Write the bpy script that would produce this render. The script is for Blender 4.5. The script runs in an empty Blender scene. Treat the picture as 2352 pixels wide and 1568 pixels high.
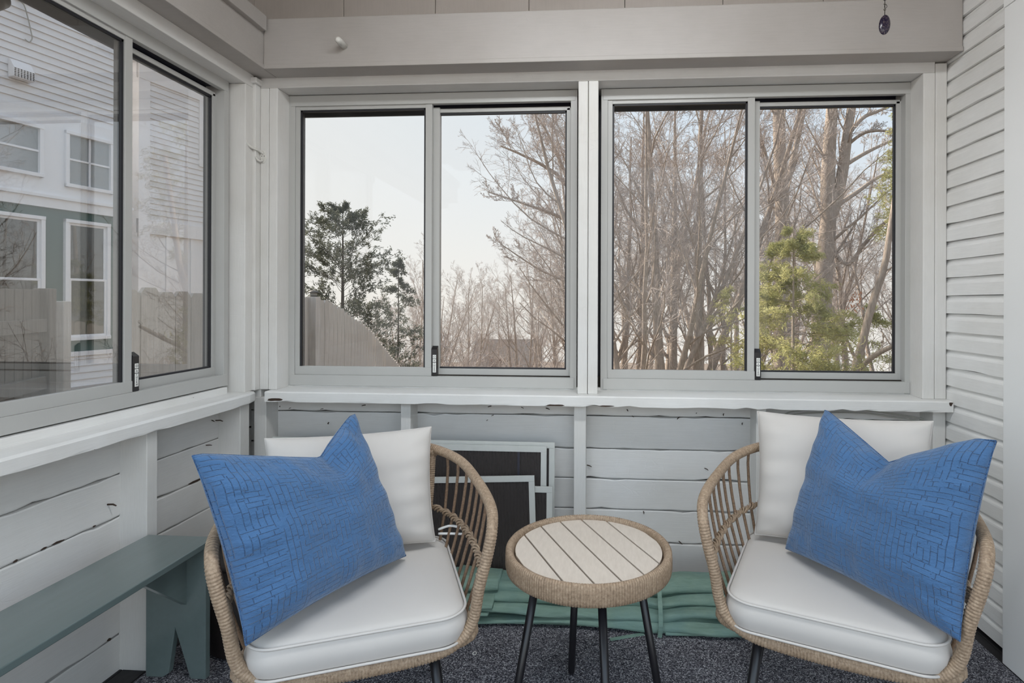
import bpy, math, random
import numpy as np
from mathutils import Vector, Matrix

# ------------------------------------------------------------------ camera, sky, sun, exposure
FPX, PCX, PCY, EYE, YAW, ROLL = 1298.0, 1289.0, 692.0, 1.10, 0.0676, 0.00325
scene = bpy.context.scene
COL = scene.collection
cam_data = bpy.data.cameras.new('camera')
cam = bpy.data.objects.new('camera', cam_data)
COL.objects.link(cam)
cam_data.sensor_fit = 'HORIZONTAL'
cam_data.sensor_width = 36.0
cam_data.lens = FPX / 2352.0 * 36.0
cam_data.shift_x = -(PCX - 1176.0) / 2352.0
cam_data.shift_y = (PCY - 784.0) / 2352.0
cam_data.clip_start = 0.02
cam_data.clip_end = 800.0
cam.matrix_world = (Matrix.Translation((0, 0, EYE)) @ Matrix.Rotation(YAW, 4, 'Z')
                    @ Matrix.Rotation(math.pi / 2, 4, 'X') @ Matrix.Rotation(ROLL, 4, 'Z'))
scene.camera = cam

SUN_AZ, SUN_EL = math.radians(-62), math.radians(34)     # azimuth from +Y, negative = towards -X
SUN_DIR = Vector((math.sin(SUN_AZ) * math.cos(SUN_EL), math.cos(SUN_AZ) * math.cos(SUN_EL), math.sin(SUN_EL)))
sun_data = bpy.data.lights.new('sun', 'SUN')
sun_data.energy = 6.0
sun_data.angle = math.radians(1.5)
sun_data.color = (1.0, 0.93, 0.82)
sun = bpy.data.objects.new('sun', sun_data)
COL.objects.link(sun)
sun.rotation_euler = SUN_DIR.to_track_quat('Z', 'Y').to_euler()

world = bpy.data.worlds.new('sky')
scene.world = world
world.use_nodes = True
wn, wl = world.node_tree.nodes, world.node_tree.links
wn.clear()
w_out = wn.new('ShaderNodeOutputWorld')
w_bg = wn.new('ShaderNodeBackground')
w_tc = wn.new('ShaderNodeTexCoord')
w_sep = wn.new('ShaderNodeSeparateXYZ')
w_ramp = wn.new('ShaderNodeValToRGB')
cr = w_ramp.color_ramp
cr.elements[0].position = 0.0
cr.elements[0].color = (0.66, 0.67, 0.645, 1)
cr.elements[1].position = 1.0
cr.elements[1].color = (0.52, 0.66, 0.86, 1)
e = cr.elements.new(0.35); e.color = (0.50, 0.63, 0.76, 1)
w_dot = wn.new('ShaderNodeVectorMath'); w_dot.operation = 'DOT_PRODUCT'
w_dot.inputs[1].default_value = SUN_DIR
w_glow = wn.new('ShaderNodeMapRange')
w_glow.inputs[1].default_value = 0.35; w_glow.inputs[2].default_value = 1.0
w_glow.inputs[3].default_value = 0.0; w_glow.inputs[4].default_value = 0.85
w_mix = wn.new('ShaderNodeMixRGB')
w_mix.inputs[2].default_value = (0.68, 0.69, 0.655, 1)
wl.new(w_tc.outputs['Generated'], w_sep.inputs[0])
wl.new(w_sep.outputs['Z'], w_ramp.inputs[0])
wl.new(w_tc.outputs['Generated'], w_dot.inputs[0])
wl.new(w_dot.outputs['Value'], w_glow.inputs[0])
wl.new(w_glow.outputs[0], w_mix.inputs[0])
wl.new(w_ramp.outputs[0], w_mix.inputs[1])
wl.new(w_mix.outputs[0], w_bg.inputs[0])
w_bg.inputs[1].default_value = 1.0
wl.new(w_bg.outputs[0], w_out.inputs[0])

vs = scene.view_settings
vs.view_transform = 'Standard'
vs.look = 'None'
vs.gamma = 1.0
vs.use_curve_mapping = False
vs.exposure = 1.66

# ------------------------------------------------------------------ pixel -> place helpers (measured once from the photograph)
_R = np.array([math.cos(YAW), math.sin(YAW), 0.0])
_F = np.array([-math.sin(YAW), math.cos(YAW), 0.0])
_O = np.array([0, 0, EYE])
def ray(px, py):
    a, b = (px - PCX) / FPX, -(py - PCY) / FPX
    c, s = math.cos(ROLL), math.sin(ROLL)
    return (a * c - b * s) * _R + _F + (a * s + b * c) * np.array([0, 0, 1.0])
def onY(px, py, Y):
    d = ray(px, py); return _O + d * (Y / d[1])
def onX(px, py, X):
    d = ray(px, py); return _O + d * (X / d[0])
def onZ(px, py, Z):
    d = ray(px, py); return _O + d * ((Z - EYE) / d[2])

# ------------------------------------------------------------------ mesh helpers
def mesh_from_arrays(name, verts, faces_list, smooth=False):
    """verts (N,3); faces_list: list of int arrays (M,k)."""
    me = bpy.data.meshes.new(name)
    verts = np.asarray(verts, dtype=np.float32)
    me.vertices.add(len(verts))
    me.vertices.foreach_set('co', verts.ravel())
    loops = np.concatenate([np.asarray(f, dtype=np.int32).ravel() for f in faces_list])
    sizes = np.concatenate([np.full(len(f), np.asarray(f).shape[1], dtype=np.int32) for f in faces_list])
    starts = np.concatenate([[0], np.cumsum(sizes)[:-1]]).astype(np.int32)
    me.loops.add(len(loops))
    me.loops.foreach_set('vertex_index', loops)
    me.polygons.add(len(sizes))
    me.polygons.foreach_set('loop_start', starts)
    me.polygons.foreach_set('loop_total', sizes)
    if smooth:
        me.polygons.foreach_set('use_smooth', np.ones(len(sizes), dtype=bool))
    me.update(calc_edges=True)
    return me

class MB:
    def __init__(self):
        self.v, self.f, self.s = [], [], []
    def add(self, verts, faces, smooth=False):
        o = len(self.v)
        self.v.extend([tuple(float(c) for c in p) for p in verts])
        for fc in faces:
            self.f.append(tuple(i + o for i in fc)); self.s.append(smooth)
        return self
    def box(self, x0, x1, y0, y1, z0, z1):
        v = [(x0,y0,z0),(x1,y0,z0),(x1,y1,z0),(x0,y1,z0),(x0,y0,z1),(x1,y0,z1),(x1,y1,z1),(x0,y1,z1)]
        return self.add(v, [(0,3,2,1),(4,5,6,7),(0,1,5,4),(1,2,6,5),(2,3,7,6),(3,0,4,7)])
    def prism(self, poly, axis, a0, a1):
        """polygon (p,q) extruded along axis 'x','y','z' from a0 to a1; (p,q) = the other two axes in order"""
        def P(p, q, a):
            return {'x': (a, p, q), 'y': (p, a, q), 'z': (p, q, a)}[axis]
        n = len(poly)
        v = [P(p, q, a0) for p, q in poly] + [P(p, q, a1) for p, q in poly]
        fs = [tuple(range(n - 1, -1, -1)), tuple(range(n, 2 * n))]
        fs += [(i, (i + 1) % n, n + (i + 1) % n, n + i) for i in range(n)]
        return self.add(v, fs)
    def tube(self, pts, r, n=8, closed=False, caps=True, prof=None):
        pts = [np.array(p, float) for p in pts]
        m = len(pts)
        rs = [r] * m if np.isscalar(r) else list(r)
        up = np.array([0.123, 0.171, 0.977])
        V = []
        prevn = None
        for i in range(m):
            if closed:
                t = pts[(i + 1) % m] - pts[i - 1]
            else:
                t = pts[min(i + 1, m - 1)] - pts[max(i - 1, 0)]
            t = t / (np.linalg.norm(t) + 1e-12)
            if prevn is None:
                nn = np.cross(t, up)
                if np.linalg.norm(nn) < 1e-3: nn = np.cross(t, np.array([1.0, 0, 0]))
            else:
                nn = prevn - t * (prevn @ t)
            nn = nn / (np.linalg.norm(nn) + 1e-12); prevn = nn
            bb = np.cross(t, nn)
            for k in range(n):
                a = 2 * math.pi * k / n
                V.append(pts[i] + rs[i] * (math.cos(a) * nn + math.sin(a) * bb))
        F = []
        for i in range(m if closed else m - 1):
            j = (i + 1) % m
            for k in range(n):
                k2 = (k + 1) % n
                F.append((i * n + k, i * n + k2, j * n + k2, j * n + k))
        self.add(V, F, True)
        if caps and not closed:
            o = len(self.v) - len(V)
            self.f.append(tuple(o + k for k in range(n - 1, -1, -1))); self.s.append(False)
            self.f.append(tuple(o + (m - 1) * n + k for k in range(n))); self.s.append(False)
        return self
    def lathe(self, prof, n=24, c=(0, 0, 0), smooth=True):
        """prof: list of (r,z) bottom to top"""
        V = [(c[0] + r * math.cos(2*math.pi*k/n), c[1] + r * math.sin(2*math.pi*k/n), c[2] + z) for r, z in prof for k in range(n)]
        F = [(i*n+k, i*n+(k+1)%n, (i+1)*n+(k+1)%n, (i+1)*n+k) for i in range(len(prof)-1) for k in range(n)]
        self.add(V, F, smooth)
        o = len(self.v) - len(V)
        self.f.append(tuple(o + k for k in range(n-1, -1, -1))); self.s.append(False)
        self.f.append(tuple(o + (len(prof)-1)*n + k for k in range(n))); self.s.append(False)
        return self
    def xform(self, M):
        self.v = [tuple(M @ Vector(p)) for p in self.v]; return self
    def build(self, name, m, parent=None, bevel=0.0, label=None, segs=2, sharp=None):
        me = bpy.data.meshes.new(name)
        me.from_pydata(self.v, [], self.f)
        me.polygons.foreach_set('use_smooth', self.s)
        me.update()
        o = bpy.data.objects.new(name, me)
        COL.objects.link(o)
        if m: me.materials.append(m)
        if parent: o.parent = parent
        if bevel:
            b = o.modifiers.new('bevel', 'BEVEL'); b.width = bevel; b.segments = segs; b.limit_method = 'ANGLE'
            b.angle_limit = math.radians(40)
        if label: o['label'] = label
        return o

def empty(name, loc=(0, 0, 0), rz=0.0, parent=None):
    o = bpy.data.objects.new(name, None)
    COL.objects.link(o)
    o.empty_display_size = 0.05
    o.location = loc; o.rotation_euler = (0, 0, rz)
    if parent: o.parent = parent
    return o
def tag(o, label=None, cat=None, group=None, kind=None):
    if label: o['label'] = label
    if cat: o['category'] = cat
    if group: o['group'] = group
    if kind: o['kind'] = kind
    return o
def linked(name, me, parent=None, loc=(0, 0, 0), rot=(0, 0, 0), scale=(1, 1, 1)):
    o = bpy.data.objects.new(name, me); COL.objects.link(o)
    o.location = loc; o.rotation_euler = rot; o.scale = scale
    if parent: o.parent = parent
    return o
def copy_tree(o, parent=None):
    c = o.copy(); COL.objects.link(c); c.parent = parent
    for ch in o.children: copy_tree(ch, c)
    return c

# ------------------------------------------------------------------ materials
def srgb(r, g, b):
    f = lambda c: ((c/255.0 + 0.055) / 1.055) ** 2.4 if c > 10 else c / 255.0 / 12.92
    return (f(r), f(g), f(b), 1.0)
class NT:
    def __init__(self, name):
        self.m = bpy.data.materials.new(name); self.m.use_nodes = True
        self.n, self.l = self.m.node_tree.nodes, self.m.node_tree.links
        self.n.clear()
        self.out = self.n.new('ShaderNodeOutputMaterial')
        self.b = self.n.new('ShaderNodeBsdfPrincipled')
        self.l.new(self.b.outputs[0], self.out.inputs[0])
    def new(self, t, **kw):
        nd = self.n.new(t)
        for k, v in kw.items(): setattr(nd, k, v)
        return nd
    def link(self, a, b): self.l.new(a, b)
    def coord(self, kind='Object', scale=(1, 1, 1), rot=(0, 0, 0)):
        tc = self.new('ShaderNodeTexCoord'); mp = self.new('ShaderNodeMapping')
        mp.inputs['Scale'].default_value = scale; mp.inputs['Rotation'].default_value = rot
        self.link(tc.outputs[kind], mp.inputs[0]); return mp.outputs[0]
    def noise(self, vec, scale, detail=4, rough=0.55, out='Fac'):
        nz = self.new('ShaderNodeTexNoise')
        nz.inputs['Scale'].default_value = scale; nz.inputs['Detail'].default_value = detail; nz.inputs['Roughness'].default_value = rough
        self.link(vec, nz.inputs['Vector']); return nz.outputs[out]
    def ramp(self, fac, stops):
        r = self.new('ShaderNodeValToRGB'); cr = r.color_ramp
        while len(cr.elements) > 1: cr.elements.remove(cr.elements[-1])
        cr.elements[0].position, cr.elements[0].color = stops[0]
        for p, c in stops[1:]:
            el = cr.elements.new(p); el.color = c
        self.link(fac, r.inputs[0]); return r.outputs[0]
    def mix(self, fac, a, b, blend='MIX'):
        mx = self.new('ShaderNodeMixRGB', blend_type=blend)
        for sock, val in ((mx.inputs[0], fac), (mx.inputs[1], a), (mx.inputs[2], b)):
            if hasattr(val, 'is_output'): self.link(val, sock)
            elif isinstance(val, (int, float)): sock.default_value = val if sock.type == 'VALUE' else (val, val, val, 1)
            else: sock.default_value = val
        return mx.outputs[0]
    def math(self, op, a, b=None):
        mt = self.new('ShaderNodeMath', operation=op)
        for sock, val in ((mt.inputs[0], a), (mt.inputs[1], b)):
            if val is None: continue
            if hasattr(val, 'is_output'): self.link(val, sock)
            else: sock.default_value = val
        return mt.outputs[0]
    def bump(self, h, strength=0.3, dist=0.002):
        bp = self.new('ShaderNodeBump'); bp.inputs['Strength'].default_value = strength; bp.inputs['Distance'].default_value = dist
        self.link(h, bp.inputs['Height']); self.link(bp.outputs[0], self.b.inputs['Normal']); return bp
    def color(self, c):
        s = self.b.inputs['Base Color']
        if hasattr(c, 'is_output'): self.link(c, s)
        else: s.default_value = c
        return self
    def rough(self, v):
        s = self.b.inputs['Roughness']
        if hasattr(v, 'is_output'): self.link(v, s)
        else: s.default_value = v
        return self

BW = lambda v: (v, v, v, 1)
def simple(name, col, rough=0.5, var=0.0, vscale=8.0, bump=0.0, bscale=80.0, metal=0.0, stretch=(1, 1, 1), spec=None, bdist=0.001):
    t = NT(name)
    v = t.coord('Object', stretch)
    if var:
        nz = t.noise(v, vscale, 5)
        mul = t.mix(1.0, t.ramp(nz, [(0.25, BW(1 - var)), (0.75, BW(1.0))]), col, 'MULTIPLY')
        t.color(mul)
    else:
        t.color(col)
    t.rough(rough)
    t.b.inputs['Metallic'].default_value = metal
    if spec is not None: t.b.inputs['Specular IOR Level'].default_value = spec
    if bump:
        t.bump(t.noise(v, bscale, 4), bump, bdist)
    return t.m

def paint(name, col, chips=0.5, stretch=(2.0, 14.0, 40.0), chipcol=(0.085, 0.05, 0.03, 1), rough=0.42):
    """old painted wood: brush grain, faint dirt, sparse chips and hairline cracks that show the wood"""
    t = NT(name)
    g = t.coord('Object', stretch); o = t.coord('Object')
    grain = t.noise(g, 6.0, 6, 0.6)
    dirt = t.noise(o, 3.0, 5, 0.6)
    c = t.mix(1.0, t.ramp(dirt, [(0.3, (0.90, 0.89, 0.87, 1)), (0.65, BW(1.0))]), col, 'MULTIPLY')
    c = t.mix(1.0, t.ramp(grain, [(0.25, BW(0.95)), (0.6, BW(1.0))]), c, 'MULTIPLY')
    ch1 = t.noise(t.coord('Object', (26, 26, 60)), 1.0, 6, 0.62)
    th = 0.775 - 0.05 * chips
    mask = t.ramp(ch1, [(th, BW(0)), (th + 0.012, BW(1))])
    wood = t.mix(t.noise(o, 90, 3), chipcol, (0.16, 0.10, 0.06, 1))
    c = t.mix(mask, c, wood)
    t.color(c); t.rough(rough)
    vc = t.new('ShaderNodeTexVoronoi'); vc.feature = 'DISTANCE_TO_EDGE'; vc.inputs['Scale'].default_value = 1.0
    wob = t.mix(0.12, t.coord('Object', (16, 16, 34)), t.noise(o, 7.0, 3, 0.5, 'Color'), 'ADD'); t.link(wob, vc.inputs['Vector'])
    crack = t.math('MULTIPLY', t.ramp(vc.outputs['Distance'], [(0.0, BW(1)), (0.03, BW(0))]), t.ramp(t.noise(o, 4.0, 3), [(0.55, BW(0)), (0.68, BW(1))]))
    h = t.math('ADD', t.math('MULTIPLY', grain, 0.5), t.math('ADD', t.math('MULTIPLY', mask, -1.2), t.math('MULTIPLY', crack, -0.5)))
    t.bump(h, 0.45, 0.0013)
    return t.m

M = {}
M['paint'] = paint('white_paint_boards', (0.76, 0.745, 0.725, 1), 0.6)
M['paint_v'] = paint('white_paint_studs', (0.74, 0.725, 0.70, 1), 0.35, (40, 40, 3))
M['paint_sill'] = paint('white_paint_sill', (0.82, 0.81, 0.79, 1), 0.75)
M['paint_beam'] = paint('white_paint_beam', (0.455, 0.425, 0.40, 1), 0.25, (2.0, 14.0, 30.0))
M['paint_lap'] = paint('white_paint_clapboard', (0.90, 0.895, 0.88, 1), 0.55, (10, 2.5, 30))
M['backing'] = simple('dark_gap_wood', (0.03, 0.022, 0.016, 1), 0.9, 0.4, 30)
M['upper_wall'] = paint('taupe_paint_upper_wall', (0.48, 0.435, 0.40, 1), 0.2, (30, 10, 2))
M['alu'] = simple('white_enamelled_aluminium', (0.49, 0.485, 0.465, 1), 0.34, 0.06, 6, 0.05, 300)
M['gasket'] = simple('black_rubber_gasket', (0.012, 0.012, 0.016, 1), 0.5)
M['track'] = simple('dark_window_track', (0.03, 0.03, 0.045, 1), 0.45)
M['black_plastic'] = simple('black_plastic', (0.012, 0.010, 0.011, 1), 0.3)
M['print'] = simple('white_print', (0.85, 0.84, 0.80, 1), 0.5)
M['door'] = simple('white_door_paint', (0.91, 0.91, 0.90, 1), 0.35, 0.03, 5, 0.06, 60)
M['floorboard'] = simple('worn_dark_floorboard', (0.035, 0.032, 0.034, 1), 0.7, 0.5, 14, 0.4, 40, stretch=(4, 0.6, 1))
M['ceiling'] = simple('taupe_ceiling_paint', (0.50, 0.47, 0.44, 1), 0.6, 0.08, 5)
M['legmetal'] = simple('black_powder_coated_metal', (0.010, 0.009, 0.011, 1), 0.32)
M['cream'] = simple('cream_polyester_canvas', (0.60, 0.565, 0.53, 1), 0.75, 0.04, 7, 0.12, 900, bdist=0.0006)
M['tieribbon'] = simple('white_cotton_tie', (0.85, 0.84, 0.82, 1), 0.8)
M['bench'] = simple('sage_green_bench_paint', (0.14, 0.185, 0.182, 1), 0.30, 0.12, 6, 0.15, 60, stretch=(8, 1, 8))
_bn = M['bench'].node_tree.nodes
_pb = [n_ for n_ in _bn if n_.type == 'BSDF_PRINCIPLED'][0]
_pb.inputs['Coat Weight'].default_value = 0.9; _pb.inputs['Coat Roughness'].default_value = 0.16
M['rust'] = simple('rusty_nail', (0.06, 0.035, 0.022, 1), 0.8, 0.4, 200)
M['hook'] = simple('painted_cast_iron_hook', (0.74, 0.72, 0.67, 1), 0.4, 0.15, 120, 0.2, 200)
M['screenframe'] = simple('pale_aluminium_screen_frame', (0.60, 0.61, 0.58, 1), 0.38, 0.08, 30)
M['stripwood'] = simple('pale_grey_strip', (0.46, 0.46, 0.42, 1), 0.6, 0.12, 20)
M['cable'] = simple('grey_cable_sheath', (0.40, 0.39, 0.35, 1), 0.5, 0.2, 30)
M['basket'] = simple('dark_brown_wicker', (0.018, 0.012, 0.011, 1), 0.55, 0.5, 60, 0.5, 120)
def glass_mat(name, tint, dust=0.02, refl=1.0):
    t = NT(name); t.n.remove(t.b)
    tr = t.new('ShaderNodeBsdfTransparent'); tr.inputs[0].default_value = tint
    gl = t.new('ShaderNodeBsdfGlossy'); gl.inputs['Roughness'].default_value = 0.0
    gl.inputs[0].default_value = (0.95, 0.97, 0.97, 1)
    df = t.new('ShaderNodeBsdfDiffuse'); df.inputs[0].default_value = (0.75, 0.74, 0.70, 1)
    fr = t.new('ShaderNodeFresnel'); ge = t.new('ShaderNodeNewGeometry')
    t.link(t.math('SUBTRACT', 1.5, t.math('MULTIPLY', ge.outputs['Backfacing'], 1.5 - 1 / 1.5)), fr.inputs[0])
    dn = t.noise(t.coord('Object'), 5.0, 6, 0.65)
    dm = t.math('MULTIPLY', t.ramp(dn, [(0.3, BW(0.4)), (0.75, BW(1.0))]), dust)
    m1 = t.new('ShaderNodeMixShader'); m2 = t.new('ShaderNodeMixShader')
    t.link(dm, m1.inputs[0]); t.link(tr.outputs[0], m1.inputs[1]); t.link(df.outputs[0], m1.inputs[2])
    t.link(t.math('MULTIPLY', fr.outputs[0], refl), m2.inputs[0])
    t.link(m1.outputs[0], m2.inputs[1]); t.link(gl.outputs[0], m2.inputs[2])
    t.link(m2.outputs[0], t.out.inputs[0])
    return t.m
M['glass'] = glass_mat('dimming_dusty_glass', (0.65, 0.636, 0.628, 1), 0.015, 0.4)  # grey tint added to dim the outdoors against the room, plus thin dust
M['glass_side'] = glass_mat('reflective_side_glass', (0.65, 0.636, 0.628, 1), 0.01, 2.4)  # same added dimming tint, stronger mirror
M['glass_far'] = glass_mat('dark_house_glass', (0.25, 0.28, 0.28, 1), 0.004, 2.0)

def carpet_mat():
    t = NT('charcoal_loop_carpet')
    v = t.coord('Object')
    vo = t.new('ShaderNodeTexVoronoi'); vo.inputs['Scale'].default_value = 330.0
    t.link(v, vo.inputs['Vector'])
    sp = t.new('ShaderNodeSeparateColor'); t.link(vo.outputs['Color'], sp.inputs[0])
    c = t.ramp(sp.outputs[0], [(0.0, (0.02, 0.02, 0.027, 1)), (0.4, (0.105, 0.102, 0.12, 1)), (0.8, (0.28, 0.275, 0.30, 1)), (1.0, (0.64, 0.63, 0.66, 1))])
    big = t.noise(v, 6.0, 4)
    c = t.mix(1.0, t.ramp(big, [(0.3, BW(0.75)), (0.7, BW(1.05))]), c, 'MULTIPLY')
    t.color(c); t.rough(0.95); t.b.inputs['Specular IOR Level'].default_value = 0.15
    t.bump(vo.outputs['Distance'], 0.9, 0.003)
    return t.m
M['carpet'] = carpet_mat()

def wicker_mat(name, a, b, c, sc=160.0):
    t = NT(name)
    v = t.coord('Object')
    n1 = t.noise(v, sc, 4, 0.7); n2 = t.noise(v, 9.0, 3)
    col = t.ramp(n1, [(0.25, a), (0.55, b), (0.8, c)])
    col = t.mix(1.0, t.ramp(n2, [(0.3, (0.82, 0.80, 0.78, 1)), (0.7, BW(1.0))]), col, 'MULTIPLY')
    t.color(col); t.rough(0.5); t.b.inputs['Specular IOR Level'].default_value = 0.35
    t.bump(n1, 0.25, 0.0008)
    return t.m
M['wicker'] = wicker_mat('tan_resin_wicker', (0.20, 0.135, 0.088, 1), (0.41, 0.30, 0.205, 1), (0.57, 0.445, 0.33, 1))
M['spindle'] = wicker_mat('brown_resin_cane', (0.12, 0.075, 0.045, 1), (0.255, 0.165, 0.105, 1), (0.36, 0.25, 0.17, 1), 220.0)
M['groove'] = simple('wicker_dark_gap', (0.05, 0.03, 0.02, 1), 0.7)  # dark brown of the disc seen between the table planks

def board_mat():
    t = NT('tan_composite_table_board')
    v = t.coord('Object', (14, 3, 14), (0, 0, math.radians(32)))
    n = t.noise(v, 9.0, 5, 0.6)
    t.color(t.ramp(n, [(0.3, (0.62, 0.535, 0.45, 1)), (0.7, (0.70, 0.61, 0.52, 1))]))
    t.rough(0.34); t.bump(n, 0.35, 0.001)
    return t.m
M['tboard'] = board_mat()

def blue_mat():
    """blue cotton with a stitched maze: short parallel stitch rows that turn by a quarter from cell to cell"""
    t = NT('blue_quilted_cotton')
    uv = t.new('ShaderNodeUVMap')
    def bricks(rot, off):
        mp = t.new('ShaderNodeMapping'); mp.inputs['Rotation'].default_value = (0, 0, rot); mp.inputs['Location'].default_value = (off, off * 0.7, 0)
        t.link(uv.outputs[0], mp.inputs[0])
        br = t.new('ShaderNodeTexBrick')
        br.offset = 0.5; br.offset_frequency = 2; br.squash = 0.6; br.squash_frequency = 3
        br.inputs['Color1'].default_value = BW(1); br.inputs['Color2'].default_value = BW(1); br.inputs['Mortar'].default_value = BW(0)
        br.inputs['Scale'].default_value = 1.0
        br.inputs['Mortar Size'].default_value = 0.0010; br.inputs['Mortar Smooth'].default_value = 1.0
        br.inputs['Brick Width'].default_value = 0.043; br.inputs['Row Height'].default_value = 0.0115
        t.link(mp.outputs[0], br.inputs['Vector'])
        return br.outputs['Color']
    a = bricks(0.0, 0.0); b = bricks(math.pi / 2, 0.013)
    vo = t.new('ShaderNodeTexVoronoi'); vo.distance = 'CHEBYCHEV'; vo.inputs['Scale'].default_value = 24.0; vo.inputs['Randomness'].default_value = 0.6
    t.link(uv.outputs[0], vo.inputs['Vector'])
    sp = t.new('ShaderNodeSeparateColor'); t.link(vo.outputs['Color'], sp.inputs[0])
    sel = t.math('GREATER_THAN', sp.outputs[0], 0.5)
    o = t.coord('Object')
    # stitches: the seam lines broken into dashes, and left out in places
    dash = t.ramp(t.noise(o, 420.0, 1), [(0.42, BW(0)), (0.55, BW(1))])
    omit = t.ramp(t.noise(o, 34.0, 2), [(0.33, BW(0)), (0.43, BW(1))])
    line = t.math('SUBTRACT', 1.0, t.mix(sel, a, b))
    pk = t.math('MULTIPLY', line, omit)
    st_ = t.math('MULTIPLY', pk, dash)
    cr_ = t.noise(t.coord('Object', (1, 1, 2.4)), 13.0, 6, 0.62)
    puck = t.noise(o, 60.0, 4, 0.6)
    wv = t.noise(o, 1200, 2)
    base = t.mix(1.0, t.ramp(t.noise(o, 7, 5), [(0.3, BW(0.86)), (0.7, BW(1.0))]), (0.066, 0.158, 0.325, 1), 'MULTIPLY')
    t.color(t.mix(t.math('MULTIPLY', st_, 0.95), base, (0.016, 0.052, 0.14, 1)))
    t.rough(0.8); t.b.inputs['Sheen Weight'].default_value = 0.3; t.b.inputs['Specular IOR Level'].default_value = 0.2
    hh = t.math('ADD', t.math('MULTIPLY', pk, -0.45), t.math('ADD', t.math('MULTIPLY', cr_, 2.4), t.math('ADD', t.math('MULTIPLY', puck, 0.5), t.math('MULTIPLY', wv, 0.06))))
    t.bump(hh, 0.85, 0.0042)
    return t.m
M['blue'] = blue_mat()

def canvas_mat():
    t = NT('faded_green_canvas')
    o = t.coord('Object', (3, 14, 14))
    n = t.noise(o, 4.0, 5, 0.6); n2 = t.noise(t.coord('Object'), 7.0, 4)
    c = t.ramp(n, [(0.25, (0.155, 0.245, 0.20, 1)), (0.7, (0.235, 0.34, 0.285, 1))])
    c = t.mix(t.ramp(n2, [(0.5, BW(0)), (0.75, BW(0.5))]), c, (0.14, 0.25, 0.26, 1))
    t.color(c); t.rough(0.8); t.b.inputs['Specular IOR Level'].default_value = 0.2
    t.bump(t.math('ADD', n, t.math('MULTIPLY', t.noise(t.coord('Object'), 26, 4), 0.6)), 0.6, 0.006)
    return t.m
M['canvas'] = canvas_mat()

def mesh_mat():
    t = NT('dark_insect_mesh')
    tr = t.new('ShaderNodeBsdfTransparent'); mx = t.new('ShaderNodeMixShader')
    t.color((0.035, 0.028, 0.026, 1)); t.rough(0.7)
    n = t.noise(t.coord('Object', (1, 1, 1)), 5.0, 4)
    wv = t.new('ShaderNodeTexWave'); wv.wave_type = 'BANDS'; wv.bands_direction = 'X'; wv.inputs['Scale'].default_value = 26.0
    wv.inputs['Distortion'].default_value = 3.0
    t.link(t.coord('Object'), wv.inputs['Vector'])
    t.link(t.math('ADD', t.math('MULTIPLY', wv.outputs['Fac'], 0.10), t.math('MULTIPLY', n, 0.12)), mx.inputs[0])
    t.link(t.b.outputs[0], mx.inputs[1]); t.link(tr.outputs[0], mx.inputs[2]); t.link(mx.outputs[0], t.out.inputs[0])
    return t.m
M['mesh'] = mesh_mat()

def stone_mat():
    t = NT('purple_speckled_stone')
    n = t.noise(t.coord('Object'), 260.0, 5, 0.7)
    t.color(t.ramp(n, [(0.36, (0.005, 0.003, 0.012, 1)), (0.52, (0.018, 0.011, 0.04, 1)), (0.60, (0.16, 0.125, 0.115, 1)), (0.68, (0.008, 0.006, 0.012, 1))]))
    t.rough(0.2); return t.m
M['stone'] = stone_mat()
M['chain'] = simple('dark_wire', (0.02, 0.018, 0.012, 1), 0.35, metal=0.6)
M['silverbead'] = simple('smoky_metal_bead', (0.20, 0.19, 0.16, 1), 0.25, metal=0.8)

# ---- outdoors
def bark_mat(name, a, b, sc=(6, 6, 1.5)):
    t = NT(name)
    n = t.noise(t.coord('Object', sc), 5.0, 6, 0.65)
    t.color(t.ramp(n, [(0.3, a), (0.7, b)])); t.rough(0.9); t.b.inputs['Specular IOR Level'].default_value = 0.1
    t.bump(n, 0.7, 0.02); return t.m
M['bark'] = bark_mat('grey_brown_bark', (0.26, 0.215, 0.18, 1), (0.52, 0.45, 0.385, 1))
M['bark_dark'] = bark_mat('dark_bark', (0.055, 0.045, 0.038, 1), (0.14, 0.115, 0.095, 1))
M['twig'] = bark_mat('pale_brown_twigs', (0.39, 0.335, 0.305, 1), (0.57, 0.51, 0.47, 1), (1, 1, 1))
M['twig_far'] = bark_mat('far_twigs', (0.45, 0.395, 0.36, 1), (0.62, 0.555, 0.515, 1), (1, 1, 1))
def leaf_mat(name, a, b, trans=0.25):
    t = NT(name)
    n = t.noise(t.coord('Object'), 2.2, 4)
    c = t.ramp(n, [(0.3, a), (0.7, b)])
    t.color(c); t.rough(0.7); t.b.inputs['Specular IOR Level'].default_value = 0.15
    tl = t.new('ShaderNodeBsdfTranslucent'); t.link(c, tl.inputs[0])
    mx = t.new('ShaderNodeMixShader'); mx.inputs[0].default_value = trans
    t.link(t.b.outputs[0], mx.inputs[1]); t.link(tl.outputs[0], mx.inputs[2]); t.link(mx.outputs[0], t.out.inputs[0])
    return t.m
M['cedar'] = leaf_mat('dark_cedar_sprays', (0.085, 0.098, 0.07, 1), (0.16, 0.17, 0.125, 1), 0.3)
M['hemlock'] = leaf_mat('yellow_green_hemlock_needles', (0.36, 0.365, 0.14, 1), (0.66, 0.64, 0.33, 1), 0.45)
M['redleaf'] = leaf_mat('dry_russet_leaves', (0.42, 0.18, 0.09, 1), (0.55, 0.27, 0.16, 1), 0.3)
M['ground'] = simple('leaf_litter_ground', (0.22, 0.17, 0.13, 1), 0.95, 0.35, 3, 0.5, 12, bdist=0.03)
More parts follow.
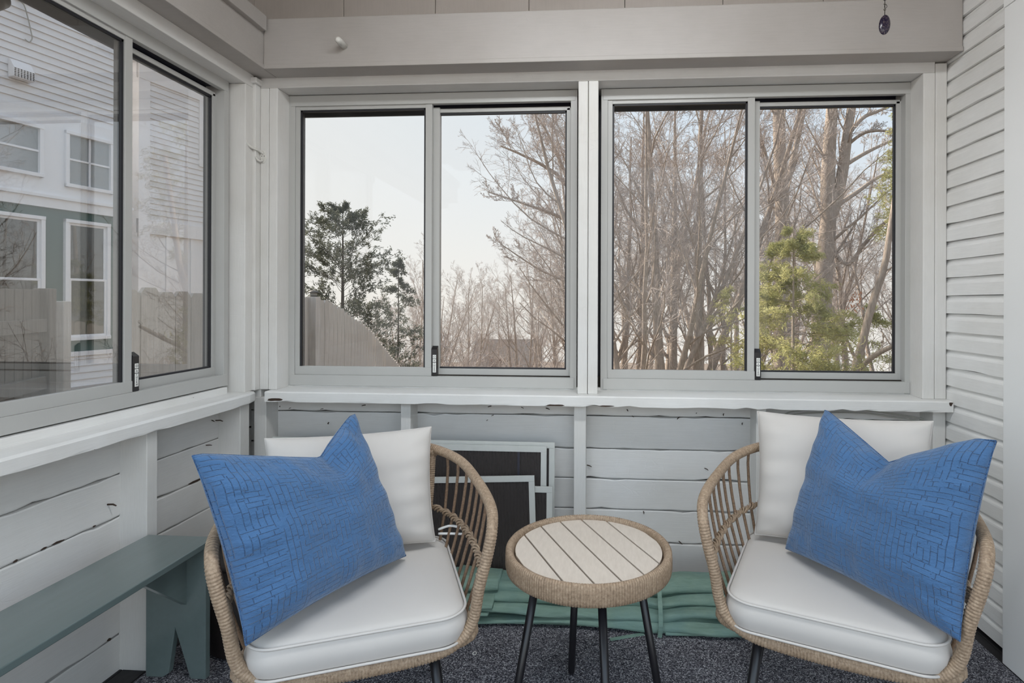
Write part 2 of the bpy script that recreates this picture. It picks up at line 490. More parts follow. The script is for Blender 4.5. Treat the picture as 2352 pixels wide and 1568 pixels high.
def fence_mat(name, a, b):
    t = NT(name)
    n = t.noise(t.coord('Object', (30, 30, 1.2)), 3.0, 6, 0.65)
    n2 = t.noise(t.coord('Object'), 1.6, 4)
    c = t.ramp(n, [(0.3, a), (0.7, b)])
    t.color(t.mix(1.0, t.ramp(n2, [(0.3, (0.72, 0.70, 0.66, 1)), (0.7, BW(1.0))]), c, 'MULTIPLY')); t.rough(0.9)
    t.bump(n, 0.4, 0.004); return t.m
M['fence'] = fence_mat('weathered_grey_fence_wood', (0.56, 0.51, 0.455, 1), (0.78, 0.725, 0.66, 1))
M['fence_dark'] = fence_mat('dark_fence_wood', (0.15, 0.125, 0.10, 1), (0.27, 0.235, 0.20, 1))  # darker brown wood for the yard gate
M['vinyl'] = simple('white_vinyl_siding', (0.80, 0.79, 0.79, 1), 0.5, 0.03, 2)
M['vinyl_trim'] = simple('white_house_trim', (0.84, 0.83, 0.83, 1), 0.5, 0.03, 2)
M['greenwall'] = simple('dark_green_house_wall', (0.05, 0.105, 0.09, 1), 0.6, 0.1, 3)
M['roof'] = simple('grey_shingle_roof', (0.20, 0.18, 0.17, 1), 0.9, 0.3, 5)
M['brick'] = simple('dark_red_brick', (0.18, 0.095, 0.07, 1), 0.9, 0.3, 12)
M['soffit'] = simple('grey_soffit', (0.42, 0.395, 0.38, 1), 0.7, 0.08, 4)
M['dark_in'] = simple('dark_room_behind_glass', (0.03, 0.03, 0.03, 1), 0.9)
M['curtain'] = simple('pale_curtain', (0.45, 0.44, 0.42, 1), 0.9)
M['capmetal'] = simple('bronze_post_cap', (0.10, 0.085, 0.07, 1), 0.5)
M['lens'] = simple('frosted_cap_glass', (0.45, 0.44, 0.40, 1), 0.3)

def glow_mat(name, col, st):
    t = NT(name); t.n.remove(t.b)
    em = t.new('ShaderNodeEmission'); em.inputs[0].default_value = col; em.inputs[1].default_value = st
    t.link(em.outputs[0], t.out.inputs[0]); return t.m
M['fill_glow'] = glow_mat('added_fill_glow', (0.93, 0.97, 1.0, 1), 11.5)  # glow of the added fill light under the ceiling
random.seed(7); rng = np.random.default_rng(11)
# key planes
YT, YS, XS, XL, XLS, XR = 2.16, 2.245, 0.085, -1.35, -1.435, 1.27
Z_SILL_B, Z_SILL_T, Z_OPEN = 0.706, 0.746, 1.943

def wavy_board(u0, u1, d, z0, z1, thick, jit=0.0022, n=26):
    """horizontal board whose painted long edges are a little chewed; local u along the wall, d depth of its face"""
    us = np.linspace(u0, u1, n + 1)
    lo = z0 + np.abs(rng.normal(0, jit, n + 1)) * (rng.random(n + 1) < 0.45)
    hi = z1 - np.abs(rng.normal(0, jit, n + 1)) * (rng.random(n + 1) < 0.45)
    dd = d + 0.0012 * np.sin(us * 9 + rng.random() * 6)
    V, F = [], []
    for i in range(n + 1):
        V += [(us[i], dd[i] + 0.0015, lo[i]), (us[i], dd[i], lo[i] + 0.004), (us[i], dd[i], hi[i] - 0.004), (us[i], dd[i] + 0.0015, hi[i]),
              (us[i], d + thick, z1), (us[i], d + thick, z0)]
    for i in range(n):
        a, b = i * 6, (i + 1) * 6
        for k in range(6):
            F.append((a + k, b + k, b + (k + 1) % 6, a + (k + 1) % 6))
    F.append(tuple(range(5, -1, -1))); F.append(tuple(n * 6 + k for k in range(6)))
    return MB().add(V, F)

# ---------------- floor, carpet, ceiling
floor = tag(MB().box(-1.50, 1.35, -1.6, 2.30, -0.06, -0.030).build('floor', M['backing']), kind='structure')
fx = -1.50
while fx < 1.34:
    w = 0.075
    MB().box(fx + 0.001, min(fx + w - 0.0015, 1.35), -1.6, 2.29, -0.030, -0.009).build('floorboard', M['floorboard'], floor, 0.0015)
    fx += w
carpet = MB().box(-1.337, 1.232, -1.5, 2.125, -0.009, 0.0).build('carpet', M['carpet'], None, 0.003)
tag(carpet, 'charcoal flecked loop carpet covering the porch floorboards', 'carpet')
ceiling = tag(MB().box(-1.50, 1.40, -1.20, 2.40, 2.46, 2.50).build('ceiling', M['ceiling']), kind='structure')
for i in range(14):
    MB().box(-1.46 + i * 0.2, -1.265 + i * 0.2, -1.20, 2.30, 2.448, 2.46).build('ceiling_board', M['ceiling'], ceiling, 0.002)

# ---------------- back wall (below the sill): boards, studs, nails
wall_back = tag(MB().box(-1.50, 1.40, YS + 0.022, YS + 0.04, -0.06, 0.80).build('wall_back', M['backing']), kind='structure')
zl = [-0.03, 0.024, 0.150, 0.279, 0.399, 0.518, 0.647, 0.760]
for i in range(len(zl) - 1):
    wavy_board(-1.435, 1.275, YS, zl[i] + 0.0017, zl[i + 1] - 0.0017, 0.021, 0.003, 60).build('siding_board', M['paint'], wall_back)
def px_stud(xa, xb, y=1000):
    return onY(xa, y, YT)[0], onY(xb, y, YT)[0]
for xa, xb in ((583, 611), (920, 943), (1318, 1346), (1737, 1760), (2143, 2172)):
    a, b = px_stud(xa, xb)
    MB().box(a, b, YT, YS + 0.004, -0.03, Z_SILL_B + 0.01).build('stud', M['paint_v'], wall_back, 0.0025)
nail_bm = MB().tube([(0, 0.004, 0), (0, -0.012, -0.001), (0.001, -0.02, -0.005)], [0.0022, 0.0022, 0.0015], 6)
nail_me = None
chip_spots = [(643,932),(668,936),(742,938),(838,930),(1128,932),(1198,935),(1255,937),(1133,953),(1120,964),(755,970),(1440,940),
              (1600,948),(1662,950),(1705,971),(1560,958),(1619,1075),(1350,1068),(1452,955),(1780,1002),(1478,1174),(1560,1243)]
for px, py in chip_spots:
    p = onY(px, py, YS - 0.0005)
    if nail_me is None:
        o = nail_bm.build('bent_nail', M['rust'], wall_back); nail_me = o.data
    else:
        o = linked('bent_nail', nail_me, wall_back)
    o.location = p; s = random.uniform(0.5, 1.05); o.scale = (s, s, s)
    o.rotation_euler = (0, random.uniform(-1.3, 1.3), random.uniform(-0.9, 0.9))
# bare-wood chips: thin flakes where the paint has come off
def chip(pts, mat, name, parent, nrm=(0, -1, 0), t=0.0012):
    c = np.mean(np.array(pts), axis=0); n = np.array(nrm)
    V = [np.array(p) + n * 0.0002 for p in pts] + [np.array(p) + n * t for p in pts]
    k = len(pts)
    F = [tuple(range(k, 2 * k))] + [(i, (i + 1) % k, k + (i + 1) % k, k + i) for i in range(k)]
    return MB().add(V, F).build(name, mat, parent)

# window opening trim, mullion, header
trim1 = tag(empty('trim_1'), kind='structure')
def tbox(name, x0, x1, y0, y1, z0, z1, m='paint_v', bev=0.003, par=None):
    return MB().box(x0, x1, y0, y1, z0, z1).build(name, M[m], par or trim1, bev)
tbox('casing_board', -1.347, -1.312, YT, 2.33, Z_SILL_T, Z_OPEN)
tbox('jamb_board', -1.3105, -1.276, YT - 0.001, 2.33, Z_SILL_T, Z_OPEN)
tbox('jamb_board', 1.184, 1.226, YT - 0.001, 2.33, Z_SILL_T, Z_OPEN)
tbox('casing_board', 1.2275, 1.268, YT, 2.33, Z_SILL_T, Z_OPEN + 0.035)
tbox('mullion_board', -0.083, -0.0455, YT, 2.33, Z_SILL_T, Z_OPEN)
tbox('mullion_board', -0.044, -0.006, YT, 2.33, Z_SILL_T, Z_OPEN)
tbox('header_board', -1.347, 1.2265, YT + 0.001, 2.33, Z_OPEN, 1.985, 'paint')
tbox('corner_strip', -1.362, -1.3475, YT - 0.03, YT + 0.02, Z_SILL_T, 1.95)
tbox('corner_filler', -1.47, -1.345, YT + 0.005, 2.34, Z_SILL_B, 2.2)
tbox('corner_block', -1.372, -1.338, YT - 0.042, YT + 0.01, 1.95, 1.972, 'paint', 0.004)
# outer face of the wall above and beside the openings
tbox('outer_head_board', -1.45, 1.28, 2.33, 2.35, 1.99, 2.46, 'paint')
trim2 = tag(empty('trim_2'), kind='structure')
sill = wavy_board(-1.300, 1.268, 2.117, Z_SILL_B, Z_SILL_T, 0.0, 0.0012).v  # front nosing outline reused below
sb = MB()
n = 60
us = np.linspace(-1.300, 1.268, n + 1)
V, F = [], []
for i in range(n + 1):
    j = lambda a: abs(rng.normal(0, a)) if rng.random() < 0.35 else 0.0
    V += [(us[i], 2.117 + j(0.0015), Z_SILL_B + j(0.003)), (us[i], 2.117, Z_SILL_B + 0.006), (us[i], 2.117, Z_SILL_T - 0.005),
          (us[i], 2.121, Z_SILL_T - 0.0005), (us[i], 2.36, Z_SILL_T + 0.004), (us[i], 2.36, Z_SILL_B)]
for i in range(n):
    a, b = i * 6, (i + 1) * 6
    for k in range(6): F.append((a + k, b + k, b + (k + 1) % 6, a + (k + 1) % 6))
F.append(tuple(range(5, -1, -1))); F.append(tuple(n * 6 + k for k in range(6)))
sb.add(V, F).build('window_sill', M['paint_sill'], trim2)
for cx, cy, w, h in ((632, 917, 38, 9), (1273, 931, 46, 7), (1392, 932, 40, 4), (2184, 925, 10, 16)):
    pts = []
    for k in range(12):
        a = 2 * math.pi * k / 12
        q = onY(cx + w / 2 * math.cos(a) * random.uniform(0.7, 1.1), cy + h / 2 * math.sin(a) * random.uniform(0.6, 1.1), 2.117)
        pts.append((q[0], 2.117, max(Z_SILL_B + 0.001, min(q[2], Z_SILL_T - 0.004))))
    pts = pts[::-1]
    chip(pts, M['rust'], 'bare_wood_chip', trim2, (0, -1, 0))
# beams
trim3 = tag(empty('trim_3'), kind='structure')
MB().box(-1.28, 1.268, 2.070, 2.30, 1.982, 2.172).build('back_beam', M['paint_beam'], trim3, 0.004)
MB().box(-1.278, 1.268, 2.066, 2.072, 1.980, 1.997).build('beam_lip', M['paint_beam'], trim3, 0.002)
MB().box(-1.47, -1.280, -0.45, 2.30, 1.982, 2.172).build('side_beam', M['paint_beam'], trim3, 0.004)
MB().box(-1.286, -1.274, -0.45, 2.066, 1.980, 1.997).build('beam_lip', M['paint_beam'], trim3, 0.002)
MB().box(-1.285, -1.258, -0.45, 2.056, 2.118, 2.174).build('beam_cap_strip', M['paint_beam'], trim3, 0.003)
# recessed vertical boards above the beams
wall_upper = tag(MB().box(-1.47, 1.40, 2.262, 2.30, 2.172, 2.46).build('wall_upper', M['backing']), kind='structure')
ux = -1.428
while ux < 1.27:
    w = 0.38
    MB().box(ux + 0.001, min(ux + w, 1.27), 2.244, 2.262, 2.170, 2.455).build('upper_wall_board', M['upper_wall'], wall_upper, 0.0015)
    ux += w + 0.001
MB().box(-1.47, -1.427, -0.45, 2.262, 2.172, 2.46).build('upper_wall_board', M['upper_wall'], wall_upper)

# ---------------- left wall in (u = Y, d = outwards) coordinates: root turned by 90 degrees
wall_left = tag(MB().box(-0.9, 2.27, XS + 0.022, XS + 0.04, -0.06, 0.80).build('wall_left', M['backing']), kind='structure')
wall_left.location = (XL, 0, 0); wall_left.rotation_euler = (0, 0, math.pi / 2)
zl = [-0.03, 0.098, 0.215, 0.335, 0.452, 0.579, 0.705, 0.76]
for i in range(len(zl) - 1):
    wavy_board(-0.9, 2.245, XS, zl[i] + 0.0014, zl[i + 1] - 0.0014, 0.021, 0.0025, 70).build('siding_board', M['paint'], wall_left)
for a, b in ((1.604, 1.645), (0.70, 0.74), (2.045, 2.10)):
    MB().box(a, b, 0.0, XS + 0.004, -0.012, Z_SILL_B + 0.01).build('stud', M['paint_v'], wall_left, 0.0025)
for px, py in ((247, 1158), (487, 965), (497, 965), (475, 1022), (484, 1135), (110, 1400)):
    p = onX(px, py, XLS + 0.001)
    o = linked('bent_nail', nail_me, wall_left)
    o.location = (p[1], XL - p[0], p[2]); s = random.uniform(0.6, 1.2); o.scale = (s, s, s)
    o.rotation_euler = (0, random.uniform(-1.2, 1.2), random.uniform(-0.8, 0.8))
for px, py, w, h in ((133, 1229, 30, 6), (100, 1245, 16, 5), (34, 1272, 14, 6), (216, 1195, 8, 5), (447, 1100, 34, 6), (466, 1108, 22, 4), (250, 1520, 10, 8)):
    pts = []; zc_ = float(onX(px, py, XLS)[2]); zn_ = min(zl, key=lambda t_: abs(t_ - zc_)) + 0.004 - zc_
    for k_ in range(10):
        a_ = -2 * math.pi * k_ / 10
        xx_ = w / 2 * math.cos(a_) * random.uniform(0.7, 1.15)
        q = onX(px + xx_, py - 0.45 * xx_ + h / 2 * math.sin(a_) * random.uniform(0.5, 1.15), XLS)
        pts.append((q[1], XS - 0.0012, q[2] + zn_))
    chip(pts, M['rust'], 'bare_wood_chip', wall_left, (0, -1, 0), 0.0006)
trim4 = tag(empty('trim_4', (XL, 0, 0), math.pi / 2), kind='structure')
def lbox(name, u0, u1, d0, d1, z0, z1, m='paint_v', bev=0.003):
    return MB().box(u0, u1, d0, d1, z0, z1).build(name, M[m], trim4, bev)
us = np.linspace(-0.9, 2.116, 61); V, F = [], []
for i in range(61):
    j = lambda a: abs(rng.normal(0, a)) if rng.random() < 0.35 else 0.0
    e_ = 0.012 * max(0, (us[i] - 2.07) / 0.046)
    V += [(us[i], -0.025 + j(0.0015) + e_, Z_SILL_B + j(0.003)), (us[i], -0.025 + e_, Z_SILL_B + 0.006), (us[i], -0.025 + e_, Z_SILL_T - 0.007),
          (us[i], -0.019 + e_, Z_SILL_T), (us[i], 0.16, Z_SILL_T + 0.006), (us[i], 0.16, Z_SILL_B)]
for i in range(60):
    a, b = i * 6, (i + 1) * 6
    for k in range(6): F.append((a + k, b + k, b + (k + 1) % 6, a + (k + 1) % 6))
F.append(tuple(range(5, -1, -1))); F.append(tuple(60 * 6 + k for k in range(6)))
MB().add(V, F).build('window_sill', M['paint_sill'], trim4)
lbox('sill_strip', -0.9, 2.05, 0.055, 0.14, Z_SILL_T, 0.772, 'paint_sill', 0.002)
lbox('jamb_board', 2.086, 2.138, 0.010, 0.16, Z_SILL_T, 1.935)
lbox('casing_board', -0.45, 2.138, 0.010, 0.075, 1.935, 1.985, 'paint')
lbox('header_board', -0.45, 2.12, 0.06, 0.17, 1.941, 1.985, 'paint')
lbox('outer_head_board', -0.45, 2.35, 0.17, 0.19, 1.95, 2.46, 'paint')
lbox('outer_corner_board', 2.09, 2.36, 0.16, 0.18, -0.6, 1.99, 'paint')
lbox('outer_skirt_board', -0.9, 2.36, 0.135, 0.15, -0.6, 0.74, 'paint')

# ---------------- right wall: lapped clapboards
wall_right = tag(MB().box(XR + 0.028, XR + 0.05, 0.2, 2.30, -0.06, 2.46).build('wall_right', M['backing']), kind='structure')
LAP = 0.0655
k = 0; z = 0.012
lap_prof = [(0.0, 0.0), (0.0, 0.042), (0.0015, 0.047), (0.006, 0.052), (0.010, 0.058), (0.0115, 0.0645), (0.026, 0.0645), (0.026, 0.0)]
while z < 2.44:
    nseg = 24
    ys = np.linspace(0.2, 2.262, nseg + 1); V, F = [], []
    for i in range(nseg + 1):
        j = abs(rng.normal(0, 0.0016)) if rng.random() < 0.4 else 0.0
        for q, (dx, dz) in enumerate(lap_prof):
            V.append((XR + dx + 0.001 * math.sin(ys[i] * 4 + k), ys[i], z + dz + (j if q in (0,) else 0)))
    m_ = len(lap_prof)
    for i in range(nseg):
        for q in range(m_):
            F.append((i * m_ + q, i * m_ + (q + 1) % m_, (i + 1) * m_ + (q + 1) % m_, (i + 1) * m_ + q))
    F.append(tuple(range(m_))); F.append(tuple(nseg * m_ + q for q in range(m_ - 1, -1, -1)))
    MB().add(V, F).build('clapboard', M['paint_lap'], wall_right)
    z += LAP; k += 1
# door with its casing beside the clapboards
door1 = tag(empty('door_1'), kind='structure')
dx = 1.232
dy = float(onZ(2309, 1522, 0)[1])
MB().box(dx, 1.30, dy - 0.115, dy, 0.0, 2.0).build('door_casing', M['door'], door1, 0.002)
MB().box(dx, 1.30, 0.25, dy + 0.004, 2.002, 2.12).build('head_casing', M['door'], door1, 0.002)
MB().box(dx + 0.012, 1.30, 0.42, dy - 0.117, 0.005, 1.998).build('door_slab', M['door'], door1, 0.002)

# ---------------- sliding aluminium windows (local: x along the wall, y outwards, z up)
def lettering(parent, chars, x, y, z0, dz, size):
    """letters of the sash-latch badge stacked in a column; black on white plates"""
    for i, chh in enumerate(chars):
        cu = bpy.data.curves.new('badge_letter', 'FONT'); cu.body = chh; cu.size = size; cu.align_x = 'CENTER'; cu.extrude = 0.0002
        tmp = bpy.data.objects.new('tmp', cu); COL.objects.link(tmp)
        dg = bpy.context.evaluated_depsgraph_get()
        me = bpy.data.meshes.new_from_object(tmp.evaluated_get(dg))
        bpy.data.objects.remove(tmp); bpy.data.curves.remove(cu)
        me.materials.clear(); me.materials.append(M['black_plastic'])
        o = bpy.data.objects.new('badge_letter', me); COL.objects.link(o); o.parent = parent
        o.location = (x, y, z0 - i * dz); o.rotation_euler = (math.pi / 2, 0, 0)

def make_window(name, loc, rz, W, z0, z1, split, gl):
    r = tag(empty(name, (loc[0], loc[1], 0), rz), kind='structure')
    a = M['alu']
    def part(nm, *b, m=a, par=r, bev=0.0012): return MB().box(*b).build(nm, m, par, bev)
    FW = 0.026
    part('frame_stile', 0, FW, 0, 0.075, z0, z1)
    part('frame_stile', W - FW, W, 0, 0.075, z0, z1)
    part('frame_head', FW * 0.3, W - FW * 0.3, -0.0015, 0.02, z1 - 0.044, z1 - 0.001)
    part('frame_head_track', FW, W - FW, 0.02, 0.075, z1 - 0.028, z1 - 0.001, m=M['track'])
    part('frame_bottom_rail', 0.010, W - 0.010, -0.004, 0.02, z0 + 0.003, z0 + 0.046)
    part('frame_bottom_track', FW, W - FW, 0.02, 0.075, z0, z0 + 0.030, m=M['track'])
    for b_ in ((-0.012, W + 0.012, z1 - 0.064, z1 + 0.006), (-0.012, W + 0.012, z0 - 0.004, z0 + 0.034)):
        part('outer_flange', b_[0], b_[1], 0.0755, 0.085, b_[2], b_[3], m=M['track'], bev=0)
    for x_ in (-0.012, W - 0.024):
        part('outer_flange', x_, x_ + 0.036, 0.0755, 0.085, z0 + 0.034, z1 - 0.064, m=M['track'], bev=0)
    # inner sash (left as seen from indoors)
    bz, tz = z0 + 0.046, z1 - 0.044
    s1 = part('sash_bottom_rail', FW + 0.003, split + 0.006, 0.003, 0.026, bz, bz + 0.034)
    part('sash_stile', FW, FW + 0.019, 0.004, 0.026, bz + 0.001, tz)
    part('sash_top_rail', FW, split, 0.006, 0.026, tz - 0.014, tz + 0.012)
    part('meeting_stile', split - 0.026, split + 0.001, 0.004, 0.027, bz, tz + 0.012)
    part('gasket', FW + 0.019, FW + 0.026, 0.010, 0.022, bz + 0.034, tz - 0.014, m=M['gasket'], bev=0)
    part('gasket', split - 0.033, split - 0.026, 0.010, 0.022, bz + 0.034, tz - 0.014, m=M['gasket'], bev=0)
    part('gasket', FW + 0.019, split - 0.026, 0.010, 0.022, tz - 0.021, tz - 0.014, m=M['gasket'], bev=0)
    p1 = part('pane', FW + 0.015, split - 0.024, 0.014, 0.018, bz + 0.028, tz - 0.010, m=M[gl], bev=0)
    # outer sash (right), one track further out
    part('sash_bottom_rail', split - 0.02, W - FW - 0.008, 0.032, 0.055, z0 + 0.036, z0 + 0.074)
    part('sash_stile', W - FW - 0.018, W - FW + 0.004, 0.033, 0.055, z0 + 0.036, z1 - 0.06)
    part('pull_stile', split - 0.012, split + 0.026, 0.0275, 0.055, bz, z1 - 0.05)
    part('sash_top_rail', split, W - FW - 0.004, 0.033, 0.055, z1 - 0.070, z1 - 0.054)
    part('gasket', split + 0.026, W - FW - 0.018, 0.038, 0.050, z0 + 0.074, z0 + 0.080, m=M['gasket'], bev=0)
    part('gasket', W - FW - 0.024, W - FW - 0.018, 0.038, 0.050, z0 + 0.078, z1 - 0.07, m=M['gasket'], bev=0)
    part('gasket', split + 0.026, W - FW - 0.018, 0.038, 0.050, z1 - 0.078, z1 - 0.070, m=M['gasket'], bev=0)
    p2 = part('pane', split + 0.02, W - FW - 0.012, 0.042, 0.046, z0 + 0.070, z1 - 0.066, m=M[gl], bev=0)
    # latch with its badge
    lx0, lx1, lz0 = split + 0.002, split + 0.026, z0 + 0.047
    la = empty('latch', (0, 0, 0), 0, r)
    MB().box(lx0, lx1, 0.001, 0.019, lz0, lz0 + 0.108).build('latch_body', M['black_plastic'], la, 0.0015)
    MB().prism([(0.019, lz0 + 0.108), (0.001, lz0 + 0.108), (0.019, lz0 + 0.120)], 'x', lx0 + 0.001, lx1 - 0.001).build('latch_tip', M['black_plastic'], la)
    lm = (lx0 + lx1) / 2 + 0.001
    for za, zb in ((0.070, 0.085), (0.056, 0.068), (0.014, 0.054)):
        MB().box(lm - 0.0068, lm + 0.0068, -0.0002, 0.001, lz0 + za, lz0 + zb).build('badge_plate', M['print'], la, 0.0015)
    lettering(la, 'O', lm, -0.0004, lz0 + 0.0735, 0.0, 0.0115)
    lettering(la, 'A', lm, -0.0004, lz0 + 0.0583, 0.0, 0.0100)
    lettering(la, 'THERM', lm, -0.0004, lz0 + 0.0468, 0.0077, 0.0098)
    return r
WX0, WZ0, WZ1 = -1.2765, 0.7505, 1.941
make_window('window_1', (XL - 0.070, 1.06), math.pi / 2, 1.016, 0.773, 1.9395, 0.572, 'glass_side')
make_window('window_2', (WX0, 2.243), 0.0, 1.1865, WZ0, WZ1, 0.597, 'glass')
make_window('window_3', (0.0045, 2.243), 0.0, 1.1865, WZ0, WZ1, 0.597, 'glass')
# ------------------------------------------------------------------ smooth curve through control points
def catmull(P, n=8, closed=False):
    P = [np.array(p, float) for p in P]; m = len(P); out = []
    rngi = range(m if closed else m - 1)
    for i in rngi:
        if closed: p0, p1, p2, p3 = P[i - 1], P[i], P[(i + 1) % m], P[(i + 2) % m]
        else: p0, p1, p2, p3 = P[max(i - 1, 0)], P[i], P[i + 1], P[min(i + 2, m - 1)]
        for k in range(n):
            t = k / n
            out.append(0.5 * ((2 * p1) + (-p0 + p2) * t + (2 * p0 - 5 * p1 + 4 * p2 - p3) * t * t + (-p0 + 3 * p1 - 3 * p2 + p3) * t ** 3))
    if not closed: out.append(P[-1])
    return np.array(out)
def resample(P, step, closed=False):
    P = np.array(P)
    if closed: P = np.vstack([P, P[:1]])
    d = np.concatenate([[0], np.cumsum(np.linalg.norm(np.diff(P, axis=0), axis=1))])
    n = max(2, int(d[-1] / step))
    s = np.linspace(0, d[-1], n, endpoint=not closed)
    return np.stack([np.interp(s, d, P[:, k]) for k in range(3)], axis=1), s
def wrapped_tube(P, r, pitch=0.0055, n=12, closed=False, depth=0.17):
    """tube bound with cord: the radius ripples once per turn of the cord"""
    Q, s = resample(P, pitch / 5, closed)
    rr = np.array([r(x / s[-1]) if callable(r) else r for x in s])
    ph = np.abs(np.sin(np.pi * s / pitch + 0.6 * np.sin(s * 13)))
    return MB().tube(Q, rr * (1 - depth + depth * ph ** 0.5), n, closed)

# ------------------------------------------------------------------ wicker armchair (local: -y is the front)
HALF = [(0.00,-0.208,0.322),(0.10,-0.208,0.322),(0.17,-0.206,0.328),(0.214,-0.203,0.350),(0.237,-0.203,0.387),(0.249,-0.210,0.460),
        (0.267,-0.211,0.530),(0.279,-0.200,0.582),(0.288,-0.140,0.610),(0.284,0.00,0.625),(0.256,0.14,0.648),(0.19,0.245,0.662),(0.10,0.288,0.672),(0.0,0.30,0.676)]
LOOP = HALF + [(-x, y, z) for x, y, z in HALF[-2:0:-1]]
RAIL = catmull(LOOP, 10, True)
def rail_at(fx):   # first rail point (upper part) for which fx gives the smallest value
    c = [p for p in RAIL if p[2] > 0.40]
    return min(c, key=fx)
def make_chair(loc, rz, label):
    r = tag(empty('wicker_armchair', loc, rz), label, 'chair', 'wicker armchairs')
    wrapped_tube(RAIL, lambda t: 0.0135 + 0.004 * max(0.0, 1 - abs(((t + 0.5) % 1) - 0.5) / 0.075), 0.0068, 12, True).build('rail', M['wicker'], r)
    # seat frame: loop under the cushion and the woven deck
    fr = [(-0.215,-0.19,0.330),(0.215,-0.19,0.330),(0.222,0.0,0.332),(0.20,0.17,0.334),(0.10,0.225,0.335),(-0.10,0.225,0.335),(-0.20,0.17,0.334),(-0.222,0.0,0.332)]
    wrapped_tube(catmull(fr, 8, True), 0.010, 0.006, 10, True).build('seat_frame', M['wicker'], r)
    MB().box(-0.205, 0.205, -0.195, 0.19, 0.326, 0.338).build('seat_deck', M['spindle'], r, 0.004)
    for s in (-1, 1):
        top = rail_at(lambda p: abs(p[0] - s * 0.188) + abs(p[1] - 0.245) * 0.4)
        wrapped_tube([top, (s * 0.183, 0.232, 0.55), (s * 0.172, 0.215, 0.44), (s * 0.165, 0.20, 0.335)], 0.0125, 0.0062, 12).build('post', M['wicker'], r)
        MB().tube([top + np.array([0, 0, 0.0]), top + np.array([0.0, 0.001, -0.022])], [0.0185, 0.0145], 12).build('post_binding', M['wicker'], r)
    # spindles: bow from the rail down to the seat frame
    def spindle(a, b, bow=0.012):
        a, b = np.array(a), np.array(b); m = (a + b) / 2 + np.array([np.sign(a[0]) * bow if abs(a[0]) > 0.2 else 0, bow if abs(a[0]) <= 0.2 else 0, 0])
        MB().tube(catmull([a, a * 0.75 + m * 0.25 + (m - (a + b) / 2) * 0.4, m, b * 0.75 + m * 0.25, b], 2), 0.0042, 7).build('spindle', M['spindle'], r)
    for s in (-1, 1):
        for q in range(9):
            f = q / 8.0
            y = -0.175 + f * 0.375
            top = rail_at(lambda p: abs(p[1] - y) + (0 if s * p[0] > 0.15 and p[2] > 0.57 else 9))
            spindle(top, (s * (0.226 - 0.035 * f ** 2), -0.165 + f * 0.34, 0.335))
    for q in range(7):
        x = -0.145 + q * 0.29 / 6
        top = rail_at(lambda p: abs(p[0] - x) + (0 if p[1] > 0.2 else 9))
        spindle(top, (x * 0.9, 0.222, 0.335))
    # twisted band binding the spindles together at arm height
    bandpts = [(0.252,-0.205,0.485),(0.262,-0.14,0.487),(0.262,0.0,0.489),(0.240,0.13,0.491),(0.187,0.232,0.493),(0.10,0.268,0.494),(0.0,0.278,0.494)]
    bandpts = bandpts + [(-x, y, z) for x, y, z in bandpts[-2::-1]]
    Bq, bs = resample(catmull(bandpts, 10), 0.004)
    band = MB()
    for ph in (0.0, math.pi, math.pi / 2, 3 * math.pi / 2):
        pts = []
        for i, p in enumerate(Bq):
            t = Bq[min(i + 1, len(Bq) - 1)] - Bq[max(i - 1, 0)]; t = t / np.linalg.norm(t)
            nn = np.cross(t, [0, 0, 1.0]); a = bs[i] * 2 * math.pi / 0.052 + ph
            kn = 1.0 + 0.35 * math.cos(2 * math.pi * bs[i] / 0.043)
            pts.append(p + 0.0062 * kn * (math.cos(a) * nn + math.sin(a) * np.array([0, 0, 1.0])))
        band.tube(pts, 0.0029, 6)
    band.build('twisted_band', M['wicker'], r)
    for s in (-1, 1):
        for (tx, ty), (bx, by) in (((0.150, -0.150), (0.192, -0.185)), ((0.150, 0.150), (0.206, 0.222))):
            MB().tube([(s*tx,ty,0.330),(s*(tx+(bx-tx)*0.97),ty+(by-ty)*0.97,0.012),(s*bx,by,0.003),(s*bx,by,0.0)], [0.0125,0.0115,0.0095,0.006], 14).build('leg', M['legmetal'], r)
    return r
CHL, CHR = (-0.577, 1.353, 0), (0.585, 1.465, 0)
ANG = math.radians(22.5)
chair_a = make_chair(CHL, ANG, 'tan wicker tub armchair with black legs, standing beside the green bench')
chair_b = copy_tree(chair_a)
chair_b.location = CHR; chair_b.rotation_euler = (0, 0, -ANG)
chair_b['label'] = 'tan wicker tub armchair with black legs, standing beside the clapboard wall'
def in_chair(C, a, p):
    return np.array([C[0] + p[0] * math.cos(a) - p[1] * math.sin(a), C[1] + p[0] * math.sin(a) + p[1] * math.cos(a), p[2]])

